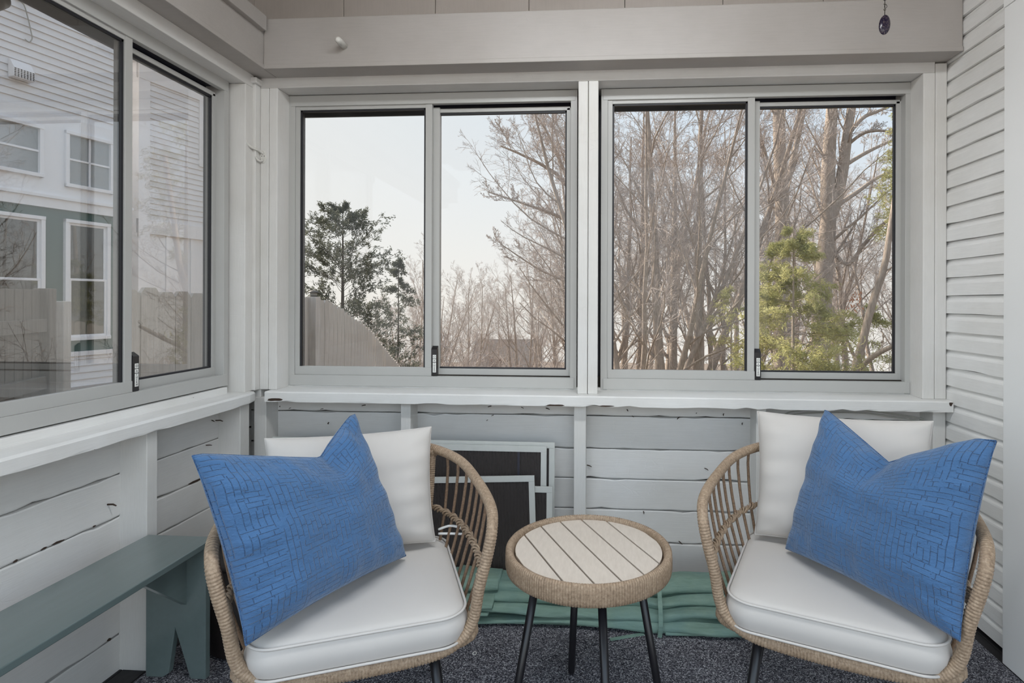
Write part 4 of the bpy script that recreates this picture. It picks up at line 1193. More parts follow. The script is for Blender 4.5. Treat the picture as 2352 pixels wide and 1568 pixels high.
MB().lathe([(0.036, 0.0), (0.036, 0.012)], 4).build('cap_base', M['capmetal'], capo)
MB().lathe([(0.030, 0.012), (0.030, 0.036)], 16).build('lens', M['lens'], capo)
MB().lathe([(0.050, 0.036), (0.048, 0.042), (0.026, 0.056), (0.01, 0.060)], 20).build('cap_roof', M['capmetal'], capo)

# darker gate of wide boards between the houses
A2, B2 = lateral(-60, 3.30), lateral(92, 3.95)
dv = B2 - A2; L2 = np.linalg.norm(dv); ang2 = math.atan2(dv[1], dv[0])
gate = tag(empty('yard_gate', (A2[0], A2[1], -0.7), ang2), 'dark wooden yard gate of wide upright boards with rails', 'gate')
nb = 7
for k in range(nb):
    w_ = L2 / nb
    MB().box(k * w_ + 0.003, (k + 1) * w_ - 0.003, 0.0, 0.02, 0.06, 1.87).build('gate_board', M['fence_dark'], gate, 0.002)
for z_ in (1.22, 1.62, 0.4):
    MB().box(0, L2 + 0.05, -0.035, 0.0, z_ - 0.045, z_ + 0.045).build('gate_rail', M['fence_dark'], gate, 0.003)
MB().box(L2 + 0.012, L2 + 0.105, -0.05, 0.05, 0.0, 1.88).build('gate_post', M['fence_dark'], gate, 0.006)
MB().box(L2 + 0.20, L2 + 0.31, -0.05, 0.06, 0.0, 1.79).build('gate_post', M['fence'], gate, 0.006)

# ------------------------------------------------------------------ neighbour's house
def cam2world(lat, dep):
    v = lat * _R + dep * _F; return np.array([v[0], v[1]])
HD = math.radians(12.6); hd = np.array([math.sin(HD), math.cos(HD)]); hn = np.array([math.cos(HD), -math.sin(HD)])
P1 = cam2world(-5.45, 6.5)
def on_house(px, py, off=0.0):
    """pixel -> (s along the wall, z) on the wall plane moved off metres towards us"""
    d = ray(px, py); base = P1 + hn * off
    t = ((base[0] - 0) * hn[0] + (base[1] - 0) * hn[1]) / (d[0] * hn[0] + d[1] * hn[1])
    q = _O + d * t
    return float((q[0] - base[0]) * hd[0] + (q[1] - base[1]) * hd[1]), float(q[2])
# local frame of the house: x = along the wall (s), y = into the house, z up
house = tag(empty('neighbour_house', (P1[0], P1[1], 0), math.pi / 2 - HD), 'white sided neighbouring house with grid windows and a dark green lower storey', 'house')
def hbox(name, s0, s1, d0, d1, z0, z1, m, par=None, bev=0.0):
    return MB().box(s0, s1, d0, d1, z0, z1).build(name, M[m], par or house, bev)
sR = on_house(252, 300)[0] + 0.25
sL = -6.5
zbelt1 = on_house(198, 462)[1]; zbelt0 = on_house(198, 489)[1]
zpan1 = on_house(198, 283)[1]
zlow1 = on_house(190, 806)[1]; zlow0 = on_house(190, 886)[1]
hbox('wall_body', sL, sR, 0.03, 6.0, -1.2, 9.5, 'vinyl')
hbox('green_band', sL, sR, 0.012, 0.03, zlow1, zbelt0, 'greenwall')
hbox('belt_trim', sL, sR, -0.02, 0.03, zbelt0, zbelt1 - 0.03, 'vinyl_trim')
hbox('belt_cap', sL, sR, -0.045, 0.03, zbelt1 - 0.03, zbelt1, 'vinyl_trim')
hbox('smooth_panel', sL, sR, 0.0, 0.03, zbelt1, zpan1, 'vinyl_trim')
hbox('low_trim', sL, sR, -0.02, 0.03, zlow1 - 0.05, zlow1, 'vinyl_trim')
hbox('foundation_ledge', sL, sR, -0.015, 0.05, zlow0 - 0.12, zlow0, 'soffit')
course_me = None
def lap_course(z, expo, s0, s1, par, m='vinyl', y=0.0):
    return MB().prism([(y, z), (y + 0.014, z + expo), (y + 0.03, z + expo), (y + 0.03, z)], 'x', s0, s1).build('siding_course', M[m], par)
z = zpan1; EXP = 0.077
while z < 6.6:
    lap_course(z, EXP, sL, sR, house); z += EXP
z = zlow0
while z < zlow1 - 0.06:
    lap_course(z, EXP, sL, sR, house); z += EXP
def house_window(pxl, pyt, pxr, pyb, label, kind, fw=0.038):
    s0, z1 = on_house(pxl, pyt); s1, z0b = on_house(pxr, pyb)
    zl0 = on_house(pxl, pyb)[1]
    z0 = z0b
    w = empty('house_window', (0, 0, 0), 0, house)
    def wb(nm, a, b, c, d, y0=-0.03, y1=0.028, m='vinyl_trim'): return MB().box(a, b, y0, y1, c, d).build(nm, M[m], w, 0.003)
    wb('casing', s0, s0 + fw, z0, z1); wb('casing', s1 - fw, s1, z0, z1); wb('casing', s0, s1, z1 - fw, z1, -0.035); wb('casing', s0, s1, z0, z0 + fw, -0.04)
    wb('room_dark', s0 + fw, s1 - fw, z0 + fw, z1 - fw, 0.022, 0.0285, 'dark_in')
    zm = (z0 + z1) / 2
    if kind == 'grid':
        wb('glazing_bar', (s0 + s1) / 2 - 0.011, (s0 + s1) / 2 + 0.011, z0 + fw, z1 - fw, -0.012, 0.012)
        wb('glazing_bar', s0 + fw, s1 - fw, zm - 0.011, zm + 0.011, -0.012, 0.012)
        wb('pane', s0 + fw, s1 - fw, z0 + fw, z1 - fw, 0.0, 0.004, 'glass_far')
    else:
        for za, zb_, y_ in ((zm - 0.02, z1 - fw, 0.006), (z0 + fw, zm + 0.02, -0.008)):
            f2 = 0.026
            wb('sash', s0 + fw, s0 + fw + f2, za, zb_, y_ - 0.012, y_ + 0.008); wb('sash', s1 - fw - f2, s1 - fw, za, zb_, y_ - 0.012, y_ + 0.008)
            wb('sash', s0 + fw, s1 - fw, zb_ - f2, zb_, y_ - 0.014, y_ + 0.008); wb('sash', s0 + fw, s1 - fw, za, za + f2, y_ - 0.014, y_ + 0.008)
            wb('pane', s0 + fw + f2, s1 - fw - f2, za + f2, zb_ - f2, y_ - 0.004, y_, 'glass_far')
house_window(-130, 232, 97, 408, '', 'grid')
house_window(148, 298, 258, 447, '', 'grid')
house_window(-120, 470, 100, 790, '', 'sash')
house_window(147, 502, 250, 777, '', 'sash')
# dryer vent hood
vs0, vz1 = on_house(18, 134); vs1 = on_house(67, 182)[0]; vz0 = on_house(18, 176)[1]
vent = empty('vent_hood', (0, 0, 0), 0, house)
MB().prism([(-0.001, vz0), (-0.09, vz0), (-0.09, vz1 - 0.09), (-0.03, vz1), (-0.001, vz1)], 'x', vs0, vs1).build('hood', M['vinyl_trim'], vent, 0.004)
for i in range(7):
    for j in range(5):
        a = vs0 + (i + 0.5) / 7 * (vs1 - vs0); st5 = (vz1 - vz0 - 0.10) / 5; b = vz0 + 0.008 + j * st5; hw5 = 0.28 * (vs1 - vs0) / 7
        MB().box(a - hw5, a + hw5, -0.092, -0.0895, b, b + st5 * 0.6).build('grille_hole', M['dark_in'], vent)
wp = [on_house(x, y) for x, y in ((38, 0), (52, 12), (62, 45), (68, 72), (71, 88), (64, 97), (54, 90))]
MB().tube(catmull([(s_, -0.02, z_) for s_, z_ in wp], 5), 0.006, 5).build('loose_wire', M['cable'], house)

# set-back wing with siding above plain battened panels
P2 = cam2world(-5.89, 8.1)
def on_wing(px, py):
    d = ray(px, py); t = (P2 @ hn) / (d[0] * hn[0] + d[1] * hn[1]); q = _O + d * t
    return float((q[0] - P2[0]) * hd[0] + (q[1] - P2[1]) * hd[1]), float(q[2])
wing = tag(empty('house_wing', (P2[0], P2[1], 0), math.pi / 2 - HD), 'set-back white wing of the neighbouring house rising behind the fence', 'house')
def wbox(name, s0, s1, d0, d1, z0, z1, m): return MB().box(s0, s1, d0, d1, z0, z1).build(name, M[m], wing)
ws0 = on_wing(317, 300)[0]; ws1 = on_wing(481, 300)[0] + 0.02
zs1 = on_wing(345, 188)[1]; zs0 = on_wing(345, 505)[1]
wbox('wing_body', ws0, ws1, 0.03, 5.0, -1.5, zs1 + 0.65, 'vinyl')
wbox('corner_board', ws0, on_wing(343, 300)[0], -0.015, 0.03, -1.5, zs1 + 0.4, 'vinyl_trim')
wbox('corner_board', on_wing(457, 300)[0], ws1, -0.015, 0.03, on_wing(457, 382)[1], zs1 + 0.4, 'vinyl_trim')
wbox('frieze_board', ws0, ws1, -0.02, 0.03, zs1, zs1 + 0.22, 'vinyl_trim')
z = zs0
while z < zs1:
    lap_course(z, 0.081, on_wing(343, 300)[0], ws1, wing); z += 0.081
zb_ = on_wing(345, 537)[1]
wbox('water_table', ws0, ws1, -0.012, 0.03, zb_, zs0, 'vinyl_trim')
for px in (388, 444):
    s_ = on_wing(px, 600)[0]; wbox('batten', s_ - 0.03, s_ + 0.03, 0.012, 0.03, -1.5, zb_, 'vinyl_trim')
# eave of the wing
for k in range(4):
    wbox('eave_course', ws0 - 0.2, ws1 + 0.1, -0.06 - 0.07 * k, 0.1, zs1 + 0.22 + 0.09 * k, zs1 + 0.30 + 0.09 * k, 'vinyl_trim')
# porch lamp at the house corner, seen at the very edge
lm = onX(-20, -2, -1.80)
fl = tag(empty('floodlight', tuple(lm), 0), 'round bronze floodlight under the porch eave outside the side window', 'lamp')
MB().lathe([(0.010, -0.045), (0.026, -0.035), (0.034, 0.0), (0.036, 0.028), (0.033, 0.034)], 20).xform(Matrix.Rotation(math.radians(120), 4, 'X')).build('lamp_housing', M['capmetal'], fl)
MB().lathe([(0.032, 0.0345), (0.026, 0.037), (0.008, 0.039)], 20).xform(Matrix.Rotation(math.radians(120), 4, 'X')).build('lens', M['lens'], fl)
MB().tube([(0, 0, 0.0), (0, 0.0, max(0.03, 2.30 - lm[2]))], 0.009, 8).build('bracket', M['capmetal'], fl)

# ------------------------------------------------------------------ far roof with brick chimneys below the slope
fh = cam2world((1168 - PCX) / FPX * 38, 38)
far = tag(empty('far_house', (fh[0], fh[1], -6.0), 0.05), 'distant low house with a grey roof half hidden by bare branches', 'house')
MB().box(-1.9, 1.9, -2.5, 2.5, 0, 2.6).build('walls', M['vinyl'], far)
MB().prism([(-3.0, 2.5), (3.0, 2.5), (0, 4.55)], 'x', -2.2, 2.2).build('roof', M['roof'], far)
ch = cam2world((1141 - PCX) / FPX * 33, 33)
chim = tag(empty('brick_chimney', (ch[0], ch[1], -6.0), 0.1), 'small square dark red brick chimney beyond the thicket', 'chimney')
MB().box(-0.28, 0.28, -0.28, 0.28, 0, 3.62).build('shaft', M['brick'], chim)
MB().box(-0.34, 0.34, -0.34, 0.34, 3.62, 3.76).build('cap', M['brick'], chim)

# ------------------------------------------------------------------ trees
def unit(a): return a / (np.linalg.norm(a, axis=-1, keepdims=True) + 1e-9)
def tubes(P, R, n):
    """P (N,K,3) polylines, R (N,K) radii -> verts, quads"""
    N, K, _ = P.shape
    T = np.empty_like(P); T[:, 1:-1] = P[:, 2:] - P[:, :-2]; T[:, 0] = P[:, 1] - P[:, 0]; T[:, -1] = P[:, -1] - P[:, -2]; T = unit(T)
    ref = np.where(np.abs(T[..., 2:3]) > 0.9, np.array([1.0, 0, 0]), np.array([0, 0, 1.0]))
    A = unit(np.cross(T, ref)); B = np.cross(T, A)
    an = np.arange(n) * 2 * np.pi / n
    V = P[:, :, None, :] + R[:, :, None, None] * (np.cos(an)[None, None, :, None] * A[:, :, None, :] + np.sin(an)[None, None, :, None] * B[:, :, None, :])
    I = np.arange(N * K * n).reshape(N, K, n); J = np.roll(I, -1, axis=2)
    Q = np.stack([I[:, :-1], J[:, :-1], J[:, 1:], I[:, 1:]], -1).reshape(-1, 4)
    return V.reshape(-1, 3), Q
def merge(parts):
    o, VV, QQ = 0, [], []
    for V, Q in parts:
        VV.append(V); QQ.append(Q + o); o += len(V)
    return np.concatenate(VV), np.concatenate(QQ)
def sprout(rs, P, R, k, t0, t1, a0, a1, lf, K, rf, trop, wob, rmin, upb=0.0):
    N, KP, _ = P.shape
    t = t0 + (t1 - t0) * (np.arange(k)[None, :] + rs.random((N, k))) / k
    f = t * (KP - 1); i0 = np.clip(np.floor(f).astype(int), 0, KP - 2); w = (f - i0)[..., None]
    n_ = np.arange(N)[:, None]
    pos = P[n_, i0] * (1 - w) + P[n_, i0 + 1] * w
    tan = unit(P[n_, i0 + 1] - P[n_, i0])
    rad = R[n_, i0] * (1 - w[..., 0]) + R[n_, i0 + 1] * w[..., 0]
    L = np.linalg.norm(np.diff(P, axis=1), axis=2).sum(1)[:, None]
    perp = unit(np.cross(tan, rs.normal(size=tan.shape)))
    perp = unit(perp + np.array([0, 0, upb])); perp = unit(perp - tan * (perp * tan).sum(-1, keepdims=True))
    ang = (a0 + (a1 - a0) * rs.random((N, k)))[..., None]
    d = np.cos(ang) * tan + np.sin(ang) * perp
    ln = (lf * L * (1.12 - 0.65 * t) * (0.6 + 0.6 * rs.random((N, k))))[..., None]
    d = d.reshape(-1, 3); p = pos.reshape(-1, 3); ln = ln.reshape(-1, 1)
    out = [p]
    for _i in range(K - 1):
        d = unit(d + np.array([0, 0, trop]) + wob * rs.normal(size=d.shape)); p = p + d * ln / (K - 1); out.append(p)
    Pn = np.stack(out, 1)
    r0 = np.maximum(rad.reshape(-1, 1) * rf, rmin)
    Rn = np.maximum(r0 * np.linspace(1, 0.28, K)[None, :], rmin * 0.7)
    return Pn, Rn
def stems_of(rs, n, h, r, spread, K=9, wob=0.05, base=0.25):
    P = np.zeros((n, K, 3)); az = rs.random() * 6.28 + np.arange(n) * 2 * np.pi / max(n, 1) + rs.normal(0, 0.3, n)
    p = np.stack([base * np.cos(az), base * np.sin(az), np.zeros(n)], 1) * (0 if n == 1 else 1)
    d = unit(np.stack([spread * np.cos(az), spread * np.sin(az), np.ones(n)], 1))
    hh = h * (0.8 + 0.25 * rs.random(n))[:, None]
    for i in range(K):
        P[:, i] = p; d = unit(d + wob * rs.normal(size=d.shape) + np.array([0, 0, 0.03])); p = p + d * hh / (K - 1)
    R = r * (0.75 + 0.35 * rs.random((n, 1))) * np.linspace(1, 0.14, K)[None, :]
    return P, R
def tree_meshes(seed, h, r, nst, spread, mats=('bark', 'twig'), k=(10, 8, 8, 5), P0=None, R0=None, t0=0.22, fine=0.0038, lf1=0.42, rf1=0.42):
    rs = np.random.default_rng(seed)
    if P0 is None: P0, R0 = stems_of(rs, nst, h, r, spread)
    P1_, R1_ = sprout(rs, P0, R0, k[0], t0, 0.98, 0.45, 0.95, lf1, 7, rf1, 0.09, 0.10, fine * 1.6, 0.3)
    P2_, R2_ = sprout(rs, P1_, R1_, k[1], 0.18, 0.98, 0.45, 1.0, 0.48, 6, 0.45, 0.06, 0.15, fine * 1.3)
    P3_, R3_ = sprout(rs, P2_, R2_, k[2], 0.15, 0.98, 0.45, 1.0, 0.50, 4, 0.5, 0.05, 0.18, fine)
    P4_, R4_ = sprout(rs, P3_, R3_, k[3], 0.2, 0.98, 0.45, 1.0, 0.55, 3, 0.7, 0.04, 0.2, fine * 0.85)
    V, Q = merge([tubes(P0, R0, 10), tubes(P1_, R1_, 7)])
    tm = mesh_from_arrays('trunk', V, [Q], True); tm.materials.append(M[mats[0]])
    V, Q = merge([tubes(P2_, R2_, 4), tubes(P3_, R3_, 3), tubes(P4_, R4_, 3)])
    wm = mesh_from_arrays('twigs', V, [Q], True); wm.materials.append(M[mats[1]])
    return tm, wm
def place_tree(name, label, meshes, px, Y, rz=0.0, sc=1.0, cat='tree', group=None, dz=0.0):
    x = onY(px, 700, Y)[0]
    r = tag(empty(name, (x, Y, float(gz(x, Y)) - 0.05 + dz), rz), label, cat, group)
    r.scale = (sc, sc, sc)
    linked('trunk', meshes[0], r)
    tw = linked('twigs', meshes[1], r); tw['kind'] = 'stuff'
    return r
KINDS = [tree_meshes(1, 10.5, 0.13, 4, 0.20), tree_meshes(2, 11.0, 0.16, 2, 0.13), tree_meshes(3, 9.5, 0.10, 5, 0.28),
         tree_meshes(4, 11.5, 0.17, 1, 0.05, k=(18, 8, 8, 5)), tree_meshes(5, 9.0, 0.085, 3, 0.16)]
G = 'bare trees in the thicket'
spots = [  # px of the foot, distance, kind, turn, scale
    (1478, 12.5, 2, 0.4, 1.0), (1560, 13.5, 0, 1.9, 1.05), (1660, 15.0, 4, 0.8, 1.1), (1420, 16.5, 0, 4.2, 1.0), (1345, 15.5, 2, 2.3, 0.98),
    (1520, 19.0, 3, 0.2, 1.0), (1610, 21.0, 1, 3.3, 1.05), (1720, 23.0, 0, 5.0, 1.1), (1460, 25.0, 1, 1.1, 1.1),
    (1260, 24.0, 4, 0.5, 0.80), (1195, 26.0, 0, 2.7, 0.72), (1085, 24.0, 4, 4.0, 0.78), (1050, 27.0, 2, 1.2, 0.76), (1140, 31.0, 4, 0.9, 0.86),
    (985, 20.0, 4, 2.2, 0.80), (925, 25.0, 2, 5.2, 0.66), (1235, 33.0, 3, 3.0, 0.78), (1010, 34.0, 1, 0.3, 0.80), (1300, 30.0, 1, 2.0, 0.98),
    (1840, 26.0, 0, 0.9, 1.15), (1960, 24.0, 3, 4.4, 1.0), (2060, 21.0, 2, 3.0, 1.1), (1790, 30.0, 2, 1.5, 1.3), (1905, 32.0, 1, 2.2, 1.3), (2120, 28.0, 0, 0.1, 1.2), (880, 33.0, 4, 0.6, 0.70)]
for px, Y, kd, rz, sc in spots:
    what = ['spreading bare tree with four stems', 'forked bare tree with two stems', 'low fanning bare tree with five stems', 'single-stemmed bare tree', 'slim three-stemmed bare tree'][kd]
    zone = ('past the end of the board fence' if px < 1000 else 'near the far brick chimney' if px < 1190 else 'behind the leaning fan-branched tree' if px < 1410 else
            'between the leaning tree and the hemlock' if px < 1745 else 'behind the thick sunlit trunks')
    near = 'in front' if Y < 17.5 else 'midway' if Y < 25.5 else 'far back'
    place_tree('bare_tree', what + ' ' + near + ', ' + zone, KINDS[kd], px, Y, rz, sc, group=G)
for x_, Y, kd, rz, sc in ((9.5, 3.5, 0, 0.7, 1.0), (12.0, 7.5, 3, 1.7, 1.1), (10.5, -0.5, 2, 2.9, 1.1), (14.0, 2.0, 1, 4.1, 1.1), (11.5, 11.0, 4, 5.0, 1.1)):
    r_ = tag(empty('bare_tree', (x_, Y, float(gz(x_, Y))), rz), 'bare tree beside the porch, seen mirrored in the side window panes', 'tree', 'bare trees mirrored in the glass')
    r_.scale = (sc, sc, sc)
    linked('trunk', KINDS[kd][0], r_); tw = linked('twigs', KINDS[kd][1], r_); tw['kind'] = 'stuff'
# the two thick sunlit trunks: laid out limb by limb
def big_tree(name, label, Y, limbs, seed, k=(9, 8, 7, 5)):
    base = None; PP, RR = [], []
    for pts, ra, rb in limbs:
        W_ = np.array([onY(x, y, Y + dy) for x, y, dy in pts])
        if base is None: base = W_[0].copy()
        C_ = catmull(W_ - base, 4); q = np.linspace(0, len(C_) - 1, 12)
        C_ = np.stack([np.interp(q, np.arange(len(C_)), C_[:, j]) for j in range(3)], 1)
        PP.append(C_); RR.append(np.linspace(ra, rb, 12))
    P0, R0 = np.array(PP), np.array(RR)
    tm, wm = tree_meshes(seed, 0, 0, 1, 0, k=k, P0=P0, R0=R0, t0=0.25, lf1=0.30, fine=0.0045, rf1=0.22)
    r = tag(empty(name, tuple(base), 0), label, 'tree', 'thick sunlit trunks')
    linked('trunk', tm, r); tw = linked('twigs', wm, r); tw['kind'] = 'stuff'
big_tree('tall_tree', 'tall tree with one thick upright sunlit trunk and a side limb above the hemlock', 19.0, [
    ([(1796, 980, 0), (1796, 760, 0), (1796, 600, 0), (1797, 480, 0), (1790, 330, 0), (1788, 200, 0), (1786, 20, 0)], 0.30, 0.14),
    ([(1797, 440, 0), (1812, 405, 0.2), (1825, 350, 0.3), (1840, 280, 0.3), (1850, 225, 0.3), (1868, 60, 0.3)], 0.12, 0.06),
    ([(1790, 470, 0), (1772, 400, -0.4), (1752, 330, -0.8), (1735, 250, -1.0)], 0.07, 0.03)], 21)
big_tree('tall_tree', 'tall tree whose thick sunlit trunk forks into two upright stems', 20.0, [
    ([(1880, 980, 0), (1885, 760, 0), (1893, 620, 0), (1903, 500, 0), (1901, 420, 0), (1906, 320, 0), (1912, 225, 0), (1916, 20, 0)], 0.34, 0.15),
    ([(1906, 500, 0), (1922, 455, 0), (1936, 390, 0), (1946, 310, 0), (1957, 240, 0), (1985, 60, 0)], 0.22, 0.12),
    ([(1925, 470, 0), (1970, 440, 0.5), (2020, 405, 1.0), (2090, 380, 1.2)], 0.09, 0.04),
    ([(1940, 380, 0), (1990, 350, 0.5), (2050, 322, 1.0), (2130, 290, 1.2)], 0.075, 0.035),
    ([(1955, 300, 0), (1985, 268, 0.4), (2030, 250, 0.8), (2100, 215, 1.0)], 0.08, 0.04),
    ([(1950, 330, 0), (1985, 305, -0.4), (2030, 300, -0.8), (2080, 312, -1.0)], 0.06, 0.03),
    ([(1904, 560, 0), (1945, 610, -0.3), (1985, 560, -0.6), (2040, 505, -1.0), (2110, 470, -1.2)], 0.08, 0.04)], 22)
big_tree('leaning_tree', 'crooked pale leaning trunk bending upwards beside the hemlock', 10.0, [
    ([(1940, 980, 0), (1962, 860, 0), (1985, 770, 0), (2005, 690, 0), (2030, 620, 0), (2040, 560, 0), (2052, 480, 0), (2075, 330, 0)], 0.075, 0.04),
    ([(1968, 850, 0), (2010, 815, -0.2), (2060, 790, -0.4), (2120, 760, -0.5)], 0.05, 0.03)], 23, (5, 5, 4, 3))
big_tree('leaning_tree', 'bare tree leaning from the yard with long rising branches that fan across the sky', 15.0, [
    ([(1400, 980, 0), (1385, 800, 0), (1370, 640, 0), (1350, 520, 0), (1300, 420, 0), (1230, 370, 0), (1150, 335, 0)], 0.13, 0.02),
    ([(1370, 640, 0), (1330, 480, 0.4), (1290, 380, 0.6), (1260, 310, 0.6), (1235, 270, 0.6)], 0.08, 0.02),
    ([(1350, 540, 0), (1290, 500, -0.4), (1210, 470, -0.6), (1120, 440, -0.6)], 0.06, 0.015),
    ([(1380, 760, 0), (1320, 660, 0.4), (1240, 620, 0.8), (1150, 560, 0.8)], 0.05, 0.015),
    ([(1360, 560, 0), (1345, 400, 0.2), (1340, 260, 0.2), (1330, 100, 0.2)], 0.10, 0.04)], 24, (12, 8, 7, 5))

# undergrowth: uncountable thin stems
rs = np.random.default_rng(77); nU = 2600
ux_ = rs.uniform(-9, 20, nU); uy_ = rs.uniform(11, 36, nU)
d = unit(np.stack([rs.normal(0, 0.45, nU), rs.normal(0, 0.45, nU), np.ones(nU)], 1)); p_ = np.stack([ux_, uy_, gz(ux_, uy_)], 1)
ln = rs.uniform(1.4, 3.4, nU)[:, None]; out = [p_]
for i in range(5):
    d = unit(d + 0.22 * rs.normal(size=d.shape) - np.array([0, 0, 0.06])); p_ = p_ + d * ln / 5; out.append(p_)
PU = np.stack(out, 1); RU = np.linspace(1, 0.3, 6)[None, :] * rs.uniform(0.008, 0.02, nU)[:, None]
PU2, RU2 = sprout(rs, PU, RU, 6, 0.2, 0.98, 0.5, 1.2, 0.45, 4, 0.6, 0.02, 0.22, 0.006)
PU3, RU3 = sprout(rs, PU2, RU2, 4, 0.2, 0.98, 0.5, 1.2, 0.5, 3, 0.7, 0.0, 0.2, 0.005)
V, Q = merge([tubes(PU, RU, 4), tubes(PU2, RU2, 3), tubes(PU3, RU3, 3)])
me = mesh_from_arrays('undergrowth', V, [Q], True); me.materials.append(M['twig_far'])
ug = linked('undergrowth', me); tag(ug, 'tangled pale brown undergrowth filling the slope below the trees', 'undergrowth', None, 'stuff')

# ------------------------------------------------------------------ evergreens
def sprays(rs, anchor, direc, n, spread, L, Wd, droop):
    """n small diamond sprays scattered round each anchor (A,3), growing roughly along direc (A,3)"""
    A = len(anchor)
    c = np.repeat(anchor, n, 0) + rs.normal(size=(A * n, 3)) * spread
    dd = unit(np.repeat(direc, n, 0) + 0.65 * rs.normal(size=(A * n, 3)) - np.array([0, 0, droop]))
    sd = unit(np.cross(dd, rs.normal(size=dd.shape)))
    l = L * rs.uniform(0.6, 1.3, (A * n, 1)); w = Wd * rs.uniform(0.6, 1.3, (A * n, 1))
    V = np.stack([c - dd * l * 0.5, c - sd * w * 0.5 + dd * l * 0.05, c + dd * l * 0.5, c + sd * w * 0.5 + dd * l * 0.05], 1)
    V[:, 1::2] += (np.cross(dd, sd) * w * 0.25)[:, None, :]
    return V.reshape(-1, 3), np.arange(A * n * 4).reshape(-1, 4)
def conifer(name, label, px, Y, ztop, zbot_vis, crown, seed, leaf, up, droop, nb, L, Wd, per, trunk_r, group=None, sway=0.0, prof=None, bark='bark_dark', gap=0.0, t0=0.10):
    rs = np.random.default_rng(seed)
    x = onY(px, 700, Y)[0]; z0 = float(gz(x, Y)) - 0.05; h = ztop - z0
    K = 10; P0 = np.zeros((1, K, 3)); P0[0, :, 2] = np.linspace(0, h, K); P0[0, :, 0] = sway * np.sin(np.linspace(0, 2.5, K)); R0 = trunk_r * np.linspace(1, 0.08, K)[None, :]
    t = np.sort(rs.uniform(t0, 0.985, nb)); az = rs.random(nb) * 2 * np.pi
    rad = np.array([prof(q) if prof else crown * (1 - q) ** 0.8 for q in t]) * rs.uniform(0.65, 1.12, nb)
    st = np.stack([np.interp(t * h, P0[0, :, 2], P0[0, :, 0]), np.zeros(nb), t * h], 1)
    dd = unit(np.stack([np.cos(az), np.sin(az), np.full(nb, up)], 1)); out = [st]; p_ = st
    for i in range(5):
        dd = unit(dd + 0.10 * rs.normal(size=dd.shape) + np.array([0, 0, -0.05 * droop + 0.02])); p_ = p_ + dd * (rad / 5)[:, None]; out.append(p_)
    PB = np.stack(out, 1); RB_ = np.maximum(trunk_r * 0.22 * (1 - t)[:, None] * np.linspace(1, 0.2, 6)[None, :], 0.004)
    PS, RS = sprout(rs, PB, RB_, 6, 0.25, 1.0, 0.4, 1.0, 0.42, 4, 0.6, 0.02 - 0.04 * droop, 0.15, 0.0035)
    r = tag(empty(name, (x, Y, z0), 0), label, 'tree', group)
    V, Q = merge([tubes(P0, R0, 9), tubes(PB, RB_, 5), tubes(PS, RS, 3)])
    tm = mesh_from_arrays('trunk', V, [Q], True); tm.materials.append(M[bark]); linked('trunk', tm, r)
    an = np.concatenate([PS[:, 1:].reshape(-1, 3), PB[:, 3:].reshape(-1, 3)]); di = np.concatenate([np.repeat(unit(PS[:, -1] - PS[:, 0]), 3, 0), np.repeat(unit(PB[:, -1] - PB[:, 0]), 3, 0)])
    if gap:
        keep = rs.random(len(an)) > gap; an, di = an[keep], di[keep]
    V, Q = sprays(rs, an, di, per, 0.045 * (L / 0.12), L, Wd, droop * 0.25)
    fm = mesh_from_arrays('foliage', V, [Q]); fm.materials.append(M[leaf]); fo = linked('foliage', fm, r); fo['kind'] = 'stuff'
    return r
zz = lambda px, py, Y: float(onY(px, py, Y)[2])
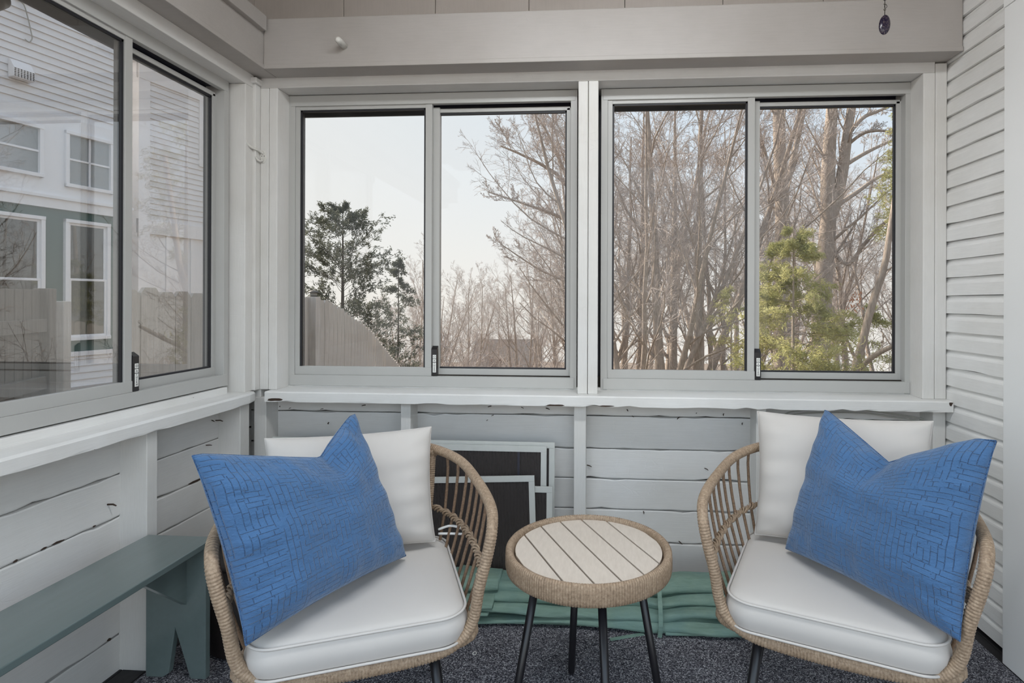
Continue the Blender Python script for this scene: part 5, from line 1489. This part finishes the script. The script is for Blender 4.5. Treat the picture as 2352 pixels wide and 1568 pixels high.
conifer('cedar_tree', 'dark open-crowned cedar standing alone behind the board fence', 787, 13.0, zz(787, 470, 13.0), 0, 1.3, 31, 'cedar', 0.55, 0.2, 130, 0.085, 0.022, 11, 0.085,
        prof=lambda q: 2.25 * min(1.0, 2.3 * (1 - q)) ** 0.75 * (0.8 + 0.2 * math.sin(9 * q)) + 0.05, gap=0.20, t0=0.20)
conifer('cedar_sapling', 'thin ragged young cedar at the edge of the bare trees', 915, 15.0, zz(915, 590, 15.0), 0, 1.7, 32, 'cedar', 0.3, 0.5, 70, 0.09, 0.024, 8, 0.05, gap=0.35)
conifer('hemlock_tree', 'yellow green young hemlock in sunlight before the thick trunks', 1822, 9.0, zz(1822, 520, 9.0), 0, 1.0, 33, 'hemlock', 0.10, 0.9, 150, 0.075, 0.013, 14, 0.05,
        prof=lambda q: 1.45 * (1 - q) ** 0.55, bark='bark')
conifer('hemlock_tree', 'low dull green hemlock spreading in shade beside the crooked trunk', 1985, 11.5, zz(1985, 700, 11.5), 0, 1.2, 34, 'hemlock', 0.05, 0.9, 60, 0.085, 0.016, 7, 0.05,
        prof=lambda q: 1.5 * (1 - q) ** 0.5, bark='bark', gap=0.2)
conifer('hemlock_tree', 'small sparse hemlock among the many-stemmed bare trees', 1680, 11.0, zz(1680, 650, 11.0), 0, 1.0, 35, 'hemlock', 0.08, 0.9, 46, 0.085, 0.016, 5, 0.04,
        prof=lambda q: 1.1 * (1 - q) ** 0.6, bark='bark', gap=0.3)
conifer('hemlock_tree', 'tall golden hemlock whose branch tips show beyond the forked trunk', 2110, 13.0, zz(2110, 120, 13.0), 0, 1.0, 36, 'hemlock', 0.10, 0.7, 90, 0.10, 0.02, 6, 0.09,
        prof=lambda q: (1.35 if q > 0.55 else 0.6) * (1 - q) ** 0.35, bark='bark', t0=0.5)
# a few dry russet leaves still hanging
rs = np.random.default_rng(5); lp = np.array([onY(rs.uniform(1945, 1985), rs.uniform(676, 712), 10.6) for _ in range(26)])
V, Q = sprays(rs, lp, np.tile(np.array([[0.3, 0, -0.8]]), (len(lp), 1)), 2, 0.03, 0.06, 0.03, 0.4)
lm_ = mesh_from_arrays('dry_leaves', V, [Q]); lm_.materials.append(M['redleaf']); lo = linked('dry_leaves', lm_)
tag(lo, 'cluster of dry russet leaves hanging among the bare twigs', 'leaves', None, 'stuff')
